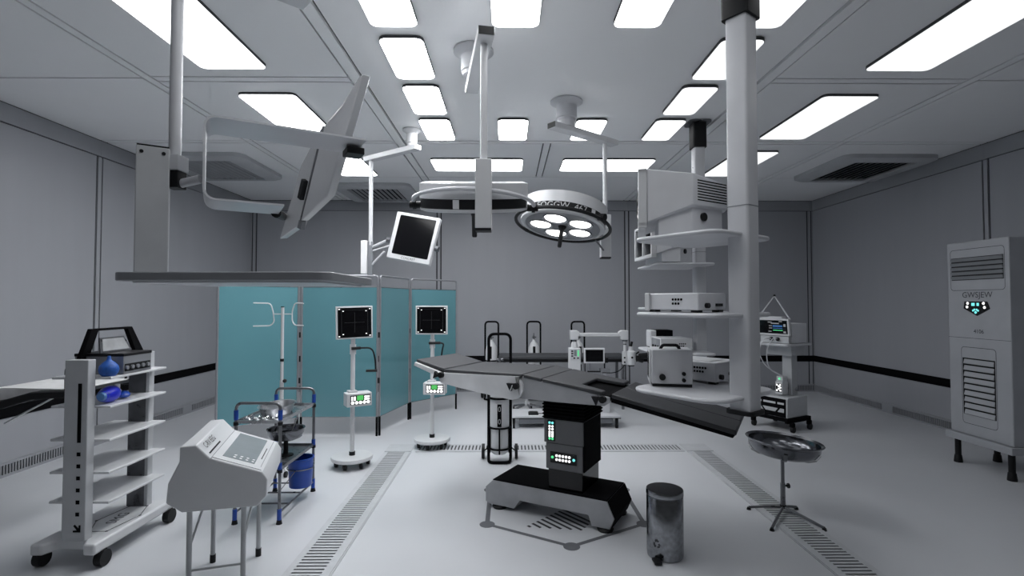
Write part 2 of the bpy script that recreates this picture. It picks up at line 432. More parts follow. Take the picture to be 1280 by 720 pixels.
# ------------------------------------------------------------------ operating table
def operating_table():
    t = thing('operating_table', 'grey padded operating table bent in three sections on a black pedestal', 'operating table', (.36, 3.73, 0), R(-29))
    FRONT = fr((0, 0, 0), (1, 0, 0), (0, 0, 1), (0, 1, 0))   # poly (u, z) extruded along v
    v0, v1 = -.19, .20
    # pedestal
    side = [(-.436, .201), (-.498, .144), (-.498, .04), (-.463, .026), (-.26, .026), (-.215, .091), (.296, .091), (.318, .026), (.445, .026), (.474, .10), (.425, .203)]
    b = MB().m(0).prism(side, v0, v1, FRONT)
    b.build('pedestal', [PEDESTAL], t, bev=.004)
    b = MB()
    b.prism([(-.434, .2015), (-.436, .207), (.423, .209), (.426, .2035)], v0+.001, v1-.001, FRONT)
    b.prism([(.428, .204), (.4765, .10), (.448, .03), (.452, .03), (.481, .10), (.431, .207)], v0+.002, v1-.002, FRONT)
    b.build('pedestal_cover', MATTBLACK, t)
    for (u, v) in ((-.40, -.15), (.40, -.15), (-.40, .16), (.40, .16)):
        MB().lathe([(.001, 0), (.05, 0), (.055, .012), (.03, .03), (.001, .03)], 20, Matrix.Translation((u, v, 0))).build('foot', BLACK, t)
    # column
    b = MB()
    b.box(-.008, .243, -.150, .18, .205, .345)
    b.build('column_base', SCREENBLACK, t, bev=.003)
    b = MB(); b.box(-.022, .249, -.162, .19, .345, .524); b.build('column_lower_cover', [COLUMN], t, bev=.004)
    b = MB(); b.box(-.034, .256, -.168, .195, .526, .69); b.build('column_upper_cover', [COLUMN], t, bev=.004)
    b = MB(); b.box(.2505, .2585, -.155, .185, .35, .685); b.build('column_side_panel', MATTBLACK, t)
    b = MB()
    prof = []
    for k in range(7):
        z = .69+k*.0225; prof += [(0, z), (.012, z+.011)]
    prof.append((0, .845))
    vs = []; fs = []
    for (dx, z) in prof:
        vs += [(-.034-dx, -.168-dx, z), (.258+dx, -.168-dx, z), (.258+dx, .195+dx, z), (-.034-dx, .195+dx, z)]
    for k in range(len(prof)-1):
        for j in range(4): fs.append((k*4+j, k*4+(j+1) % 4, k*4+4+(j+1) % 4, k*4+4+j))
    b.raw(vs, fs); b.build('bellows', MATTBLACK, t, smooth=False)
    # control panels on the column
    def panel(u0, u1, z0, z1, vv):
        p = MB().box(u0, u1, vv-.006, vv, z0, z1).build('control_panel', BLACK, t, bev=.003)
        return p
    p = panel(-.006, .051, .540, .682, -.168)
    b = MB()
    def led(b, u, z, r, vv): b.cyl((u, vv, z), (u, vv-.004, z), r, n=12)
    w = MB(); g_ = MB(); tl = MB()
    for cu in (.012, .034):
        led(tl, cu, .665, .0085, -.174)
        for z in (.641, .622, .601, .587, .573): led(w, cu, z, .0075, -.174)
        led(g_, cu, .556, .0085, -.174)
    w.build('buttons', LEDW, p); g_.build('buttons', LEDG, p); tl.build('buttons', LEDT, p)
    p = panel(.012, .207, .392, .466, -.162)
    w = MB(); g_ = MB(); tl = MB()
    for k in range(5):
        for z in (.443, .416): led(w, .062+k*.0235, z, .0085, -.168)
    led(g_, .030, .429, .0095, -.168); led(tl, .188, .429, .0095, -.168)
    w.build('buttons', LEDW, p); g_.build('buttons', LEDG, p); tl.build('buttons', LEDT, p)
    # yoke under the seat
    b = MB(); b.box(-.1, .3, -.2, .22, .835, .87); b.build('top_mount', DARKMETAL, t, bev=.004)
    # side plates
    W0, W1 = -.27, .29
    head = [(-1.10, 1.004), (-1.09, 1.032), (-.84, .968), (-.835, .915), (-.87, .935)]
    for (a, c) in ((W0-.012, W0+.012), (W1-.012, W1+.012)):
        MB().prism(head, a, c, FRONT).build('head_plate', TABLEMETAL, t, bev=.003)
    back = [(-.871, .966), (-.833, .892), (-.672, .868), (-.497, .847), (-.233, .819)]
    for k in range(9):
        a = -PI/2+.1+k*(PI-.35)/8; back.append((-.222+.085*math.cos(a), .902+.083*math.sin(a)))
    back.append((-.165, .983))
    for (a, c) in ((W0-.02, W0+.006), (W1-.006, W1+.02)):
        MB().prism(back, a, c, FRONT).build('back_plate', TABLEMETAL, t, bev=.003)
    seat = [(-.20, .984), (-.13, .984), (.47, .892), (.475, .862), (.436, .834), (.073, .829), (-.20, .829)]
    for (a, c) in ((W0+.004, W0+.022), (W1-.022, W1-.004)):
        MB().prism(seat, a, c, FRONT).build('seat_plate', PEDESTAL, t, bev=.003)
    b = MB(); b.prism([(-1.085, 1.02), (-.84, .962), (-.84, .94), (-1.09, 1.0)], W0+.012, W1-.012, FRONT)
    b.prism([(-.84, .962), (-.15, .972), (-.15, .95), (-.84, .94)], W0+.006, W1-.006, FRONT)
    b.prism([(-.15, .972), (.47, .886), (.47, .865), (-.15, .95)], W0+.022, W1-.022, FRONT)
    b.build('frame', MATTBLACK, t, smooth=False)
    leg = [(.478, .862), (.49, .898), (1.208, .748), (1.192, .726)]
    MB().prism(leg, W0+.004, W1-.004, FRONT).build('leg_frame', MATTBLACK, t, bev=.004)
    # pads
    def pad(name, poly, za, th, m):
        b = MB(); b.prism(poly, -th, 0, None, top=za); return b.build(name, m, t, bev=.006)
    lin = lambda u0, z0, u1, z1: (lambda u, v: z0+(z1-z0)*(u-u0)/(u1-u0))
    e = .006
    pad('head_pad', [(-1.088, W0+e), (-.822, W0+e), (-.822, W1-e), (-1.088, W1-e)], lin(-1.088, 1.054, -.82, .996), .024, PAD)
    pad('back_pad', [(-.813, W0-.006), (-.152, W0-.006), (-.152, W1+.006), (-.813, W1+.006)], lin(-.81, .993, -.15, 1.0), .026, PAD)
    f = lin(-.145, 1.0, .455, .922)
    pad('seat_pad', [(-.143, W0-.004), (-.003, W0-.004), (-.003, W1+.004), (-.143, W1+.004)], f, .024, PAD)
    pad('seat_pad', [(.001, W0-.004), (.428, W0-.004), (.428, -.21), (.25, -.17), (.25, .13), (.44, .16), (.44, W1+.004), (.001, W1+.004)], f, .024, PAD)
    MB().box(.240, .455, -.215, .165, .86, .893).build('drain_insert', MATTBLACK, t)
    f = lin(.475, .920, 1.21, .772)
    pad('leg_pad', [(.486, W0), (1.212, W0), (1.212, .006), (.486, .006)], f, .028, PAD2)
    pad('leg_pad', [(.486, .012), (1.212, .012), (1.212, W1), (.486, W1)], f, .028, PAD2)
    # clamps
    for (u, z) in ((-.845, .948), (-.205, .915), (.415, .878)):
        b = MB(); b.prism([(u-.045, z-.025), (u-.03, z+.03), (u+.01, z-.005)] if z > .93 else [(u-.05, z+.02), (u+.0, z+.02), (u-.02, z-.035)], W0-.045, W0-.02, FRONT)
        b.cyl((u+.022, W0-.014, z+.004), (u+.022, W0-.045, z+.004), .022, n=18)
        b.build('clamp', BLACK, t)
    MB().cyl((-.222, W0-.048, .885), (-.205, W0-.048, .925), .0035, n=8).build('clamp_lever', WHITE, t)
    return t
operating_table()

# ------------------------------------------------------------------ waste bin
t = thing('pedal_bin', 'small round steel pedal bin with a recycling mark on the floor', 'bin', (.931, 3.075, 0))
b = MB(); b.lathe([(.001, .004), (.104, .004), (.106, .02), (.106, .352), (.104, .355), (.001, .355)], 48); b.build('body', BINSTEEL, t)
b = MB(); b.m(0).lathe([(.1055, .357), (.108, .36), (.108, .382), (.106, .389)], 48); b.m(1).lathe([(.106, .389), (.102, .391), (.001, .392)], 48)
b.build('lid', [BINSTEEL, LIDTOP], t)
b = MB(); b.box(-.10, -.055, -.135, -.07, .006, .022); b.box(-.085, -.07, -.1, -.06, .006, .02); b.build('pedal', BLACK, t, bev=.004)
b = MB()
ang0 = R(-133)
for k in range(3):
    a = k*2*PI/3+PI/2
    poly = []
    for (da, r) in ((-.75, .021), (-.1, .024), (.30, .021), (.36, .026), (.82, .016), (.36, .006), (.30, .011), (-.1, .013), (-.75, .011)):
        x, z = r*1.0*math.cos(a+da), .10+r*1.15*math.sin(a+da)
        poly.append((x, z))
    n = len(poly)
    vs = [(math.cos(ang0+p[0]/.106)*.1068, math.sin(ang0+p[0]/.106)*.1068, p[1]) for p in poly]
    b.raw(vs, [tuple(range(n))])
b.build('recycling_mark', INK, t, smooth=False)

# ------------------------------------------------------------------ basin stand
t = thing('basin_stand', 'round steel basin on a single leg stand with four feet over the floor drain', 'basin stand', (1.965, 3.69, 0))
T = Matrix.Rotation(R(4.5), 4, 'Y')
T.translation = (.005, -.015, .505)
b = MB(); b.lathe([(.001, -.108), (.10, -.107), (.165, -.098), (.21, -.075), (.231, -.04), (.234, -.012), (.250, .002), (.254, .008), (.250, .012), (.230, .002), (.224, -.035), (.203, -.066), (.16, -.088), (.10, -.097), (.001, -.098)], 56, T)
b.build('basin', BASIN, t)
b = MB()
for a in (R(-115), R(-45), R(65), R(165)):
    pts = [T @ V((r*math.cos(a), r*math.sin(a), z)) for r, z in ((.03, -.116), (.165, -.104), (.214, -.082), (.236, -.042))]
    d = V((-math.sin(a), math.cos(a), 0))*.012
    b.raw([p+s*d for p in pts for s in (-1, 1)]+[p+V((0, 0, -.004))+s*d for p in pts for s in (-1, 1)],
          [(i*2, i*2+1, i*2+3, i*2+2) for i in range(3)]+[(8+i*2+2, 8+i*2+3, 8+i*2+1, 8+i*2) for i in range(3)])
b.build('bracket', DARKMETAL, t)
MB().cyl((0, 0, .19), (0, 0, .40), .0125).build('inner_pole', DARKMETAL, t)
MB().cyl((0, 0, .035), (0, 0, .205), .0165).build('outer_pole', DARKMETAL, t)
b = MB(); b.cyl((.012, 0, .185), (.035, 0, .185), .006).cyl((.035, 0, .185), (.045, 0, .185), .018, n=14); b.build('knob', BLACK, t)
MB().cyl((0, 0, .028), (0, 0, .05), .021).build('hub', BLACK, t)
for (x, y) in ((-.225, .045), (-.235, -.30), (.11, -.30), (.12, .045)):
    b = MB(); b.tube([(x*.06, y*.06, .036), (x*.5, y*.5, .030), (x, y, .016)], .0095, 8); l = b.build('foot_leg', DARKMETAL, t)
    MB().cyl((x, y, 0), (x, y, .016), .016, .011, 12).build('rubber_foot', BLACK, l)
# instruments in the basin
for k, (dx, dy, a, L) in enumerate(((-.05, -.03, .3, .075), (-.02, -.05, -.2, .10), (.04, -.03, .5, .085), (.07, -.05, -.5, .07))):
    q = T @ V((dx, dy, -.085)); dd = V((math.cos(a), math.sin(a), 0))*L/2
    b = MB(); b.tube([q-dd+V((0, 0, .004)), q, q+dd+V((0, 0, .004))], .005, 6)
    b.box(q.x+dd.x-.01, q.x+dd.x+.012, q.y+dd.y-.008, q.y+dd.y+.008, q.z-.001, q.z+.008)
    o = b.build('surgical_instrument', CHROME); o.location = (1.965, 3.69, 0)
    tag(o, ['short steel instrument in the basin, leftmost of four', 'longest steel instrument lying in the basin', 'steel instrument in the basin, second from the right', 'rightmost of the four steel instruments in the basin'][k], 'instrument', 'instruments in the steel basin')

# ------------------------------------------------------------------ air conditioner
t = thing('air_conditioner', 'tall grey floor standing air conditioner with louvres against the right wall', 'air conditioner', (4.2, 4.56, 0), R(-90))
# local: x runs towards the camera end (world -y), y = depth (world +x)
hw = .303
b = MB(); b.box(-hw, hw, 0, .46, .29, 2.052); b.build('cabinet', ACGREY, t, bev=.008)
b = MB(); b.prism([(-hw-.035, 0-.03), (hw+.012, -.03), (hw+.012, .47), (-hw-.035, .47)], .225, .288); b.build('plinth', ACGREY, t, bev=.006)
for (x, y) in ((-.265, .03), (.25, .03), (-.265, .40), (.25, .40)):
    MB().lathe([(.001, 0), (.034, 0), (.034, .01), (.028, .065), (.024, .07), (.024, .226), (.001, .226)], 16, Matrix.Translation((x, y, 0))).build('leg', BLACK, t)
AF = lambda z=0: fr((0, -.0005, 0), (1, 0, 0), (0, 0, 1), (0, -1, 0))
def louvre(x0, x1, z0, z1, n, lz0, lz1, up):
    fr_ = MB()
    P = rrect(x1-x0, z1-z0, .03, 5, (x0+x1)/2, (z0+z1)/2); Q = rrect(x1-x0-.008, z1-z0-.008, .027, 5, (x0+x1)/2, (z0+z1)/2); k = len(P)
    fr_.raw([(p[0], -.0012, p[1]) for p in P]+[(p[0], -.0012, p[1]) for p in Q], [(i, (i+1) % k, k+(i+1) % k, k+i) for i in range(k)])
    f = fr_.build('louvre_panel', SEAM, t, smooth=False)
    MB().box(x0+.012, x1-.012, -.0016, -.0005, lz0, lz1).build('louvre_opening', BLACK, f, smooth=False)
    b = MB(); st = (lz1-lz0)/n
    for i in range(n):
        z = lz0+i*st
        a, c = (z+.006, z+st*.80)
        if up: b.raw([(x0+.014, -.002, a), (x1-.014, -.002, a), (x1-.014, -.012, c), (x0+.014, -.012, c), (x0+.014, -.002, a+.004), (x1-.014, -.002, a+.004), (x1-.014, -.002, c+.004), (x0+.014, -.002, c+.004)], [(0, 1, 2, 3), (3, 2, 6, 7), (0, 3, 7, 4), (1, 5, 6, 2)])
        else: b.raw([(x0+.03, -.012, a), (x1-.02, -.012, a), (x1-.02, -.002, c), (x0+.03, -.002, c), (x0+.03, -.002, a-.004), (x1-.02, -.002, a-.004)], [(0, 1, 2, 3), (4, 5, 1, 0), (0, 3, 4), (1, 5, 2)])
    b.build('slats', MIDGREY if up else ACGREY, f, smooth=False)
louvre(-.268, .265, 1.605, 1.985, 5, 1.70, 1.908, True)
louvre(-.172, .168, .392, 1.09, 9, .475, .99, False)
MB().box(-hw, hw, -.0012, 0, 1.1705, 1.1735).build('seam', SEAM, t, smooth=False)
TX = lambda x, z: fr((x, -.002, z), (1, 0, 0), (0, 0, 1), (0, -1, 0))
lettering('GWSJEW', .074, TX(0, 1.562), INK, t)
lettering('4106', .05, TX(.01, 1.235), INK, t)
pn = MB().prism([(-.125, 1.505), (.1, 1.505), (.125, 1.44), (.0, 1.375), (-.135, 1.44)], 0, .004, fr((0, -.0005, 0), (1, 0, 0), (0, 0, 1), (0, -1, 0))).build('control_panel', BLACK, t, bev=.002)
b = MB()
for (x, z) in ((-.09, 1.488), (.066, 1.488), (-.097, 1.455), (.075, 1.452)): b.cyl((x, -.005, z), (x, -.0065, z), .012, n=14)
b.build('buttons', LEDW, pn)
b = MB(); b.box(-.052, -.020, -.0065, -.005, 1.465, 1.492).box(.0, .022, -.0065, -.005, 1.465, 1.492)
for a in (40, 70, 110, 140):
    b.cyl((.0-.012+.032*math.cos(R(a)), -.005, 1.405+.028*math.sin(R(a))), (-.012+.032*math.cos(R(a)), -.0065, 1.405+.028*math.sin(R(a))), .009, n=10)
b.cyl((-.012, -.005, 1.407), (-.012, -.0065, 1.407), .012, n=12)
b.build('buttons', LEDT, pn)

# ------------------------------------------------------------------ ceiling pendant towers
def dual_monitor(name, label, loc, rz):
    """front faces local -x; near side is y=0, body runs to y=w"""
    t = thing(name, label, 'monitor', loc, rz)
    w = .52
    plan = [(.045, 0), (.275, 0), (.47, .2), (.47, w-.2), (.275, w), (.045, w)]
    def tz(x, y): return .30-.065*max(0, x-.045)/.43
    def bz(x, y): return .02 + (.085 if x > .2 else 0)
    vs = [(p[0], p[1], bz(*p)) for p in plan]+[(p[0], p[1], tz(*p)) for p in plan]; n = len(plan)
    MB().raw(vs, [tuple(range(n-1, -1, -1)), tuple(range(n, 2*n))]+[(i, (i+1) % n, n+(i+1) % n, n+i) for i in range(n)]).build('housing', BODY, t, bev=.005)
    b = MB()
    b.box(0, .044, -.004, w+.004, -.01, .022).box(0, .044, -.004, w+.004, .278, .302)
    for (a, c) in ((-.004, .024), (w/2-.014, w/2+.014), (w-.024, w+.004)): b.box(0, .044, a, c, .0, .30)
    b.build('bezel', WHITE, t, bev=.004)
    for (a, c) in ((.026, w/2-.016), (w/2+.016, w-.026)):
        b = MB(); nx, nz = 8, 8; vs = []; fs = []
        for j in range(nz+1):
            for i in range(nx+1):
                s, q = i/nx, j/nz; vs.append((.02-.03*math.sin(PI*s)*math.sin(PI*q), a+(c-a)*s, .023+.254*q))
        for j in range(nz):
            for i in range(nx): fs.append((j*(nx+1)+i, (j+1)*(nx+1)+i, (j+1)*(nx+1)+i+1, j*(nx+1)+i+1))
        b.raw(vs, fs).build('screen', SCREENBLACK, t)
    b = MB(); d = V((.195, .2, 0)).normalized(); nn = V((d.y, -d.x, 0))
    for k in range(8):
        z = .128+k*.0145
        p = V((.275, 0, z))+d*.03+nn*.0008; q = V((.275, 0, z))+d*.27+nn*.0008
        b.raw([p, q, q+V((0, 0, .0065)), p+V((0, 0, .0065))], [(0, 1, 2, 3)])
    b.build('vent_slots', MATTBLACK, t, smooth=False)
    b = MB(); b.prism([(.10, .02), (.27, .03), (.44, .2), (.44, w-.2), (.27, w-.03), (.10, w-.02)], -.05, .105)
    b.build('swivel_base', BODY, t, bev=.006)
    p = V((.27, .03, .05)) + V((.17, .17, 0))*.35; nn = V((1, -1, 0)).normalized()
    MB().cyl(p, p+nn*.012, .022, n=16).build('knob', BLACK, t)
    return t

def tower(label, px, py, M, sh, bot=.968, dim=.055, zs=2.966, dots=True):
    """post at (px,py); sh: list of (polygon, z) in world coords"""
    t = thing('ceiling_pendant_tower', label, 'pendant', (px, py, 0))
    L = M.copy(); L.translation = (0, 0, 0)
    b = MB(); b.prism(rrect(dim*2, dim*2, .014, 4), bot, zs+.01, L); b.build('post', WHITE2, t)
    b = MB(); b.prism(rrect(dim*2+.03, dim*2+.03, .018, 4), zs, H-.012, L); b.build('post_sleeve', BLACK, t)
    MB().prism(rrect(dim*2+.11, dim*2+.11, .04, 4), H-.014, H, L).build('ceiling_plate', DARKMETAL, t)
    MB().prism(rrect(dim*2+.035, dim*2+.035, .035, 4), bot-.014, bot+.006, L).build('bottom_bumper', BLACK, t)
    for z in (2.78, 2.60, 2.70) if dots else ():
        MB().cyl(L @ V((-dim-.0005, .0, z)), L @ V((-dim-.003, .0, z)), .006, n=10).build('fastener', BLACK, t)
    MB().prism(rrect(dim*2+.003, dim*2+.003, .0145, 4), 1.970, 1.974, L).build('post_seam', MIDGREY, t)
    for poly, z in sh:
        b = MB(); b.prism([(p[0]-px, p[1]-py) for p in poly], z-.022, z); b.build('shelf', WHITE2, t, bev=.009)
    return t
def roundpoly(pts, r, n=5):
    return [(p.x, p.y) for p in arcpath([(q[0], q[1], 0) for q in pts], r, n, True)]
a1 = R(37); ea = V((math.cos(a1), math.sin(a1))); eb = V((-math.sin(a1), math.cos(a1)))
N1 = V((.955, 2.335))
quad = lambda N, a, c, o=0.0: [tuple(N-ea*o), tuple(N+ea*a), tuple(N+ea*a+eb*c), tuple(N+eb*c-ea*o)]
p1s = roundpoly(quad(N1, .56, .50), .09); p1b = roundpoly(quad(N1+V((.0, -.0)), .60, .53), .13)
tower('nearest ceiling pendant tower, tall pale post with three shelves, right of the table', 1.165, 2.525, fr((0, 0, 0), (math.cos(a1), math.sin(a1), 0), (-math.sin(a1), math.cos(a1), 0)), [(p1s, 1.842), (p1s, 1.446), (p1b, 1.045)], zs=2.915, dots=False)
q0 = [(1.31, 4.50), (1.84, 4.50), (1.84, 5.22), (1.31, 5.22)]
q2 = roundpoly(q0, .06)
tower('farther ceiling pendant tower with black sleeve at the ceiling, behind the nearest one', 1.81, 4.84, fr(), [(q2, 1.85), (q2, 1.446), (q2, 1.045)], dim=.05)
dual_monitor('dual_screen_monitor', 'big grey twin screen monitor seen from behind on top shelf of nearest pendant tower', (.679, 2.66, 1.895), R(-14))
dual_monitor('dual_screen_monitor', 'twin screen monitor with dark glass on the top shelf of the farther pendant tower', (1.25, 4.46, 1.903), R(2))

def instrument_box(name, label, cat, o, ax, w, d, h, dots, base=.012, knobs=(), group=None, m=None, dotside='left', dotpos=(.5, .62)):
    """box standing at corner o (near corner); width w along ax, depth d along the perpendicular (ccw)"""
    a = math.atan2(ax[1], ax[0]); t = thing(name, label, cat, (o[0], o[1], o[2]+.0015), a, group)
    MB().box(0, w, 0, d, base, h).build('case', m or BODY, t, bev=.006)
    for (x0, x1, y0, y1) in ((.01, .05, .01, .05), (w-.05, w-.01, .01, .05), (.01, .05, d-.05, d-.01), (w-.05, w-.01, d-.05, d-.01)): MB().box(x0, x1, y0, y1, 0, base+.001).build('foot', BLACK, t)
    if dots:
        b = MB()
        for r, n in enumerate(dots):
            for k in range(n):
                if dotside == 'left':
                    y = d*dotpos[0]-.0+(-k)*.0165; z = base+(h-base)*dotpos[1]-r*.021
                    b.cyl((-.0005, y, z), (-.002, y, z), .0065, n=8)
                else:
                    x = w*dotpos[0]+k*.017; z = base+(h-base)*dotpos[1]-r*.021
                    b.cyl((x, -.0005, z), (x, -.002, z), .0065, n=8)
        b.build('vent_holes', MATTBLACK, t)
    for (side, s, z, r) in knobs:
        b = MB()
        if side == 'front': b.cyl((s, 0, z), (s, -.018, z), r, n=18)
        else: b.cyl((0, s, z), (-.018, s, z), r, n=18)
        b.build('knob', BLACK, t)
    return t
K = (.93, 2.50)
t = instrument_box('electrosurgical_unit', 'flat grey instrument with vent holes on the middle shelf of nearest pendant tower', 'instrument', (K[0], K[1], 1.446), ea, .25, .31, .098, (4, 3), knobs=(('front', .065, .035, .013),), dotpos=(.47, .62))
MB().box(.15, .20, -.012, 0, .03, .045).build('socket', BLACK, t)
MB().box(-.012, .0, .285, .315, .008, .1).build('front_bezel', WHITE, t, bev=.004)
# bottom shelf, device with handle
t = instrument_box('suction_unit', 'upright grey instrument with black carrying handle on the bottom shelf of nearest pendant tower', 'instrument', (.772, 2.765, 1.045), (math.cos(R(-12)), math.sin(R(-12))), .212, .19, .198, None, base=.014, knobs=(('front', .055, .052, .0165), ('front', .165, .072, .010), ('front', .165, .038, .010)))
MB().box(.004, .208, .003, .187, 0, .0145).build('base_strip', BLACK, t)
b = MB(); b.tube(arcpath([(.05, .06, .195), (.062, .06, .218), (.14, .06, .218), (.152, .06, .195)], .02), .0085, 8); b.build('handle', BLACK, t)
MB().box(-.012, 0, .015, .175, .014, .196).build('front_bezel', WHITE, t, bev=.004)
MB().box(-.0135, -.012, .03, .155, .04, .18).build('display', SCREENBLACK, t)
t = instrument_box('anaesthetic_monitor', 'low grey instrument with two rows of vent holes beside the carrying handle unit', 'instrument', (1.133, 2.80, 1.045), (math.cos(R(40)), math.sin(R(40))), .27, .30, .118, (9, 8), knobs=(('front', .045, .04, .014),), dotpos=(.64, .70))
for k in range(4): MB().cyl((.15+k*.022, 0, .05), (.15+k*.022, -.012, .05), .010, n=12).build('socket', BLACK, t)
MB().box(.05, .2, .06, .24, .1185, .121).build('top_plate', WHITE, t, bev=.004)
# far tower
t = instrument_box('infusion_unit', 'white instrument with lit front panel on bottom shelf of the farther pendant tower', 'instrument', (1.385, 4.66, 1.045), (1, 0), .29, .30, .122, (4, 3), dotside='front', dotpos=(.60, .55), m=WHITE)
MB().box(-.004, 0, .02, .28, .022, .112).build('front_panel', MIDGREY, t)
for k in range(3): MB().cyl((-.004, .06+k*.08, .04), (-.014, .06+k*.08, .04), .014, n=12).build('knob', BLACK, t)
MB().box(-.0055, -.004, .12, .2, .06, .1).build('display', LCDGY, t)
t = instrument_box('printer_unit', 'small instrument with black side behind the lit instrument on the farther tower', 'instrument', (1.395, 5.01, 1.045), (1, 0), .21, .17, .175, None, m=WHITE)
MB().box(.05, .214, -.003, .174, .10, .178).build('side_cover', MATTBLACK, t, bev=.003)
MB().box(-.005, 0, .015, .155, .03, .16).build('front_panel', WHITE2, t)
t = instrument_box('recorder_unit', 'white instrument with small black button on the middle shelf of the farther tower', 'instrument', (1.335, 4.66, 1.446), (1, 0), .28, .30, .09, (3, 3), dotside='front', dotpos=(.65, .6), m=WHITE, knobs=(('left', .18, .05, .010),))

# ------------------------------------------------------------------ patient monitor cart
ex = V((.88, .475, 0)).normalized(); ey = V((-ex.y, ex.x, 0)); ang = math.atan2(ex.y, ex.x)
t = thing('monitor_cart', 'grey wheeled medical cart with a black front grille beside the pendant tower', 'cart', (3.215, 5.91, 0), ang)
b = MB(); b.prism([(.015, .155), (.385, .155), (.385, .39), (.02, .39), (.0, .37), (.0, .155)], .0, .43, fr((0, 0, 0), (1, 0, 0), (0, 0, 1), (0, 1, 0))); b.build('lower_cabinet', GREY, t, bev=.008)
g0 = MB().box(-.006, 0, .02, .41, .16, .372).build('front_grille', MATTBLACK, t)
b = MB()
for (y0, y1) in ((.04, .12), (.145, .30), (.325, .39)): b.box(-.0085, -.006, y0, y1, .305, .328)
b.build('label_strip', WHITE2, g0)
b = MB()
for poly in ([(.04, .215), (.12, .215), (.085, .26), (.04, .26)], [(.15, .215), (.27, .215), (.31, .258), (.115, .258)], [(.30, .215), (.39, .215), (.39, .262), (.335, .262)]):
    b.prism(poly, .006, .0085, fr((0, 0, 0), (0, 1, 0), (0, 0, 1), (-1, 0, 0)))
b.build('label_strip', GREY, g0)
b = MB(); b.box(-.03, .42, -.02, .02, .10, .15).box(-.03, .42, .40, .44, .10, .15).box(.0, .38, .0, .42, .11, .155); b.build('undercarriage', MATTBLACK, t, bev=.004)
for (x, y) in ((.03, -.045), (-.03, .41), (.36, -.04), (.40, .42)):
    c = MB().box(x-.025, x+.025, y-.012, y+.03, .06, .11).build('castor', MATTBLACK, t, bev=.004)
    MB().cyl((x, y-.012, .037), (x, y+.016, .037), .037, n=20).build('wheel', BLACK, c)
b = MB(); b.box(.22, .33, .085, .205, .385, .86); b.build('column', GREY, t, bev=.006)
MB().cyl((.30, .085, .46), (.30, .06, .46), .02, n=14).build('column_knob', MIDGREY, t)
b = MB(); b.box(.14, .40, .03, .36, .865, .985); b.build('shelf_bracket', GREY, t, bev=.006)
b = MB(); b.prism(rrect(.50, .50, .04, 4, .21, .22), .985, 1.012); b.build('top_shelf', WHITE2, t, bev=.006)
# infusion pump on the column
p = thing('infusion_pump', 'small pump with green light and white buttons clamped to the cart column', 'pump', (3.215, 5.91, 0), ang)
MB().box(.06, .175, .10, .19, .41, .56).build('case', WHITE, p, bev=.006)
MB().box(.175, .219, .125, .165, .46, .52).build('clamp', MIDGREY, p)
MB().box(.075, .17, .105, .185, .56, .62).build('top_block', WHITE, p, bev=.006)
f = MB().box(.057, .06, .108, .18, .435, .535).build('keypad', BLACK, p)
b = MB()
for (y, z) in ((.165, .52), (.143, .505), (.165, .455), (.125, .52), (.143, .475), (.122, .49), (.122, .455)): b.box(.0545, .057, y-.009, y+.009, z-.009, z+.009)
b.build('buttons', LEDW, f)
MB().cyl((.075, .145, .592), (.0725, .145, .592), .014, n=12).build('indicator', LEDG, p)
# monitor on the cart
p = thing('patient_monitor', 'patient monitor with lit trace screen and cables on the wheeled cart', 'monitor', (3.215, 5.91, 1.012), ang)
MB().box(.10, .385, -.005, .32, .003, .235).build('case', BODY, p, bev=.006)
MB().box(.04, .10, .0, .36, .003, .085).build('port_panel', GREY, p, bev=.004)
MM = Matrix.Translation((.03, 0, .09)) @ Matrix.Rotation(R(-6), 4, 'Y')
s = MB().box(0, .035, -.02, .40, 0, .20, MM).build('screen_frame', WHITE, p, bev=.005)
MB().box(-.002, 0, 0, .38, .025, .182, MM).build('screen', SCREENBLACK, s)
b = MB()
for (y0, y1, z0, z1) in ((.06, .10, .165, .175), (.02, .045, .11, .14), (.02, .05, .035, .055), (.19, .24, .155, .165), (.19, .23, .112, .12), (.19, .23, .085, .094), (.20, .24, .045, .054), (.10, .2, .14, .152)): b.box(-.004, -.002, y0, y1, z0, z1, MM)
b.build('readouts', LCDGY, s)
MB().box(-.004, -.002, .06, .18, .105, .125, MM).build('blue_trace', LCDB, s)
b = MB(); b.box(-.0035, -.002, .06, .18, .085, .092, MM); b.build('blue_trace', LCDB, s)
MB().box(-.0035, -.002, .06, .18, .062, .068, MM).build('green_trace', LEDG, s)
b = MB(); b.tube([(.06, .40, .30), (.07, .19, .56), (.06, -.01, .28)], .009, 8); b.build('carry_frame', WHITE2, p)
MB().box(.04, .12, .08, .40, .285, .315).build('top_handle', WHITE2, p, bev=.01)
MB().ball((.07, .19, .565), .014, 12).build('frame_tip', BLACK, p)
for (y, pts) in ((.13, [(.04, .13, .05), (-.05, .15, .045), (-.075, .2, -.12), (-.02, .2, -.30), (.12, .165, -.388)]), (.21, [(.04, .21, .05), (-.06, .25, .04), (-.08, .29, -.12), (-.02, .24, -.28), (.10, .125, -.388)])):
    MB().cyl((.04, y, .05), (.022, y, .05), .022, n=14).build('plug', BLACK, p)
    sm = []
    Pp = [V(q) for q in pts]; Pp = [Pp[0]]+Pp+[Pp[-1]]
    for i in range(len(Pp)-3):
        for k in range(6):
            u = k/6; A, B_, C_, D = Pp[i:i+4]
            sm.append(.5*((2*B_)+(C_-A)*u+(2*A-5*B_+4*C_-D)*u*u+(3*B_-A-3*C_+D)*u**3))
    sm.append(Pp[-1])
    MB().tube(sm, .006, 8).build('cable', WHITE2, p)

